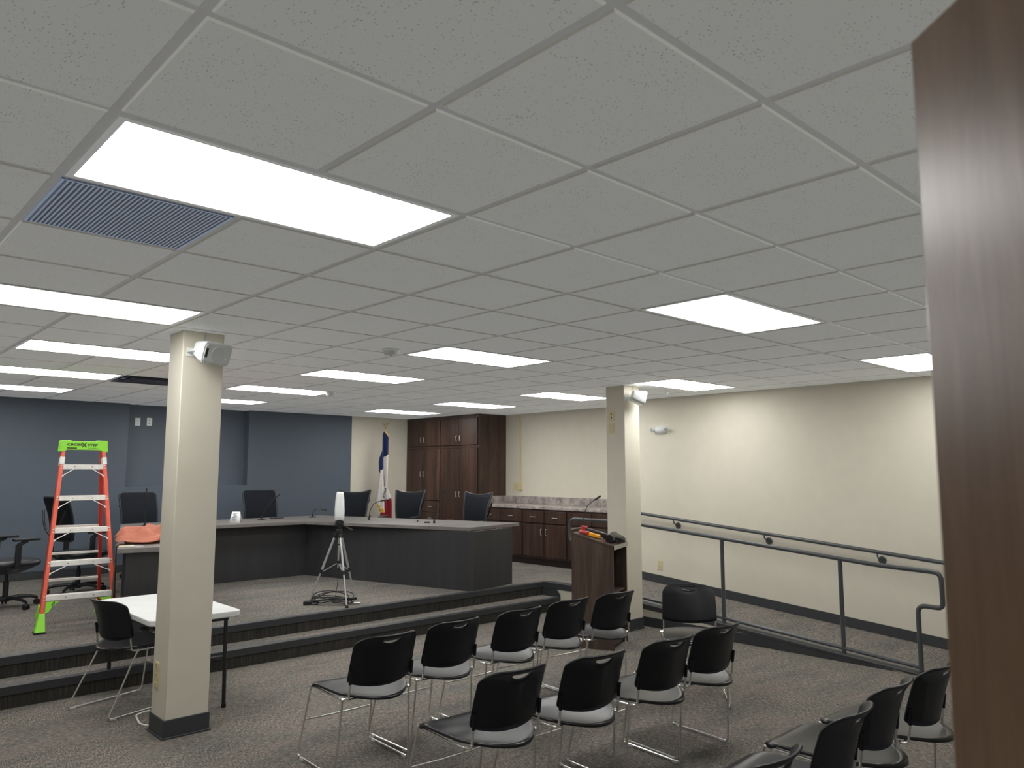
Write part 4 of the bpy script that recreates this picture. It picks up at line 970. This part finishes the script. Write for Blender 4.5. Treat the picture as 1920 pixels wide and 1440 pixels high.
mb = MB(); mb.tube([R2 * .02 + V((0, 0, zh + .04)), R2 * .09 + V((0, -.02, zh + .0))], .006, 8); mb.tube([R2 * .08 + V((0, -.02, zh + .004)), R2 * .135 + V((0, -.03, zh - .025))], .011, 8); mb.build('pan_handle', BLK, t)
MB().lathe([(.03, zh + .075), (.03, zh + .088)], 16).build('quick_release_plate', BLK, t)
zd = ZP + zh + .0885
t = thing('conference_camera', 'white rounded upright camera device mounted on the tripod', 'camera', (tc.x, tc.y, zd), math.atan2(RIGHT.y, RIGHT.x))
mb = MB(); rows = []; HH = 1.497 - zd
for z_, w_, d_ in ((0, .046, .030), (.01, .050, .033), (HH * .35, .052, .034), (HH * .7, .047, .031), (HH * .92, .039, .026), (HH * .985, .034, .022), (HH, .026, .016)):
    rows.append([V((x, y, z_)) for x, y in rrect(w_ * 2, d_ * 2, d_ * .8, 6)])
n_ = len(rows[0]); mb.grid([r + [r[0]] for r in rows]); mb.add(rows[-1], [tuple(range(n_))]); mb.add(rows[0], [tuple(range(n_))[::-1]]); bd = mb.build('body', WHITEP, t, smooth=60)
MB().box(-.036, .036, -.0355, -.033, .012, .032).build('base_band', plain('band_grey', (.5, .5, .5), .5), bd)
MB().box(.018, .024, -.031, -.0285, HH * .76, HH * .9).build('pale_strip', FRAME_W, bd)  # thin pale strip high on the body front
# power brick and cable heap
p = onz(582, 1134, ZP)
t = thing('power_brick', 'black power adapter on the platform by the left tripod foot', 'power adapter', p, -.5)
mb = MB(); mb.box(-.075, .075, -.032, .032, 0, .042); b_ = mb.build('case', BLK, t, bevel=.006)
MB().box(.02, .06, -.0325, -.032, .01, .03).build('rating_label', GREYP, b_)
p = onz(622, 1133, ZP)
t = thing('cable_heap', 'tangle of black cables lying between the tripod legs', 'cables', p)
random.seed(5)
for k in range(7):
    pts = []; ph = random.random() * 6; rx = .20 + .05 * random.random(); ry = .06 + .04 * random.random(); oz = random.random() * .03
    for i in range(40):
        a_ = 2 * PI * i / 40
        v_ = RIGHT * (rx * math.cos(a_) + .03 * math.sin(3 * a_ + ph)) + V((-RIGHT.y, RIGHT.x, 0)) * (ry * math.sin(a_) + .02 * math.sin(2 * a_ + ph))
        z_ = .012 + oz + .035 * (.5 + .5 * math.sin(2 * a_ + ph)) + (.06 * max(0, math.sin(a_)) if k > 3 else 0)
        pts.append(V((v_.x, v_.y, z_)))
    MB().tube(pts, .0055, 6, closed=True).build('cable_loop', BLK, t)
p0 = V((0, 0, .02)); mb = MB(); mb.tube(fillet([p0, RIGHT * .1 + V((0, 0, .012)), RIGHT * .24 + V((0, 0, .012)), RIGHT * .30 + V((0, .01, .012))], .05), .004, 6); pl = mb.build('cable_tail', BLK, t)
mb = MB(); mb.cyl(RIGHT * .24 + V((0, .003, .013)), RIGHT * .31 + V((0, .011, .013)), .009); mb.build('plug', SILV, pl)
mb = MB(); mb.tube(fillet([V((0, 0, .03)) + RIGHT * .03, tc - p + V((-.02, -.04, .25)), tc - p + V((.0, -.03, .62)), tc - p + V((.01, -.03, zh - .02))], .15), .003, 6); mb.build('riser_cable', BLK, t)
# white cord beside the near pillar
p = onz(262, 1352, 0)
t = tag(MB().tube(fillet([onz(281, 1332, .006) - p, onz(268, 1335, .006) - p, onz(254, 1341, .006) - p, onz(262, 1358, .006) - p, onz(283, 1361, .006) - p], .05, 6), .006, 8).build('extension_cord', CORDW), 'white power cord looping on the carpet at the foot of the near pillar', 'cord')
t.location = p

# ================================================================== OPEN DOOR AT THE CAMERA'S RIGHT
e = V((.13, -1.32, 0)); q = onz(1790, 0, 2.1); q2 = onz(1706, 80, 2.1); dd = (q - q2); dd.z = 0; dd.normalize()
q2.z = 0
nrm = V((-dd.y, dd.x, 0));
if nrm.dot(CAM - q2) < 0: nrm = -nrm
Wd = .86; th = .045
A_, B_ = q2, q2 + dd * Wd
mb = MB(); mb.prism([(A_.x, A_.y), (B_.x, B_.y), (B_.x - nrm.x * th, B_.y - nrm.y * th), (A_.x - nrm.x * th, A_.y - nrm.y * th)], .012, 2.1)
dr = struct(mb.build('door_1', DOORW, bevel=.002)); tag(dr, 'dark stained wooden door edge standing open close to the camera at right', 'door')

# ================================================================== CAMERA, WORLD
cam = bpy.data.cameras.new('camera'); co = bpy.data.objects.new('camera', cam); col.objects.link(co); scene.camera = co
mw = M.Identity(4)
for i in range(3):
    mw[i][0] = RWC[i][0]; mw[i][1] = -RWC[i][1]; mw[i][2] = -RWC[i][2]; mw[i][3] = CAM[i]
co.matrix_world = mw
cam.sensor_fit = 'HORIZONTAL'; cam.sensor_width = 36; cam.lens = 36 * F_PX / 1920; cam.clip_start = .02
cam.dof.use_dof = True; cam.dof.focus_distance = 6.0; cam.dof.aperture_fstop = 7
up = bpy.data.lights.new('ceiling_fill', 'SUN'); up.energy = 1.5; up.angle = 2.6; up.color = (.95, .985, 1.04); up.use_shadow = False
uo = bpy.data.objects.new('ceiling_fill', up); col.objects.link(uo); uo.rotation_euler = (PI, 0, 0)   # added shadowless sun aimed up, lifts the ceiling in place of floor bounce
wd = bpy.data.worlds.new('world'); scene.world = wd; wd.use_nodes = True
wd.node_tree.nodes['Background'].inputs['Color'].default_value = (.5, .52, .55, 1); wd.node_tree.nodes['Background'].inputs['Strength'].default_value = .3
scene.view_settings.view_transform = 'Standard'; scene.view_settings.look = 'None'; scene.view_settings.exposure = 0
scene.cycles.use_denoising = True; scene.cycles.max_bounces = 8; scene.cycles.diffuse_bounces = 5; scene.cycles.glossy_bounces = 3; scene.cycles.caustics_reflective = False; scene.cycles.caustics_refractive = False
scene.cycles.sample_clamp_indirect = 6
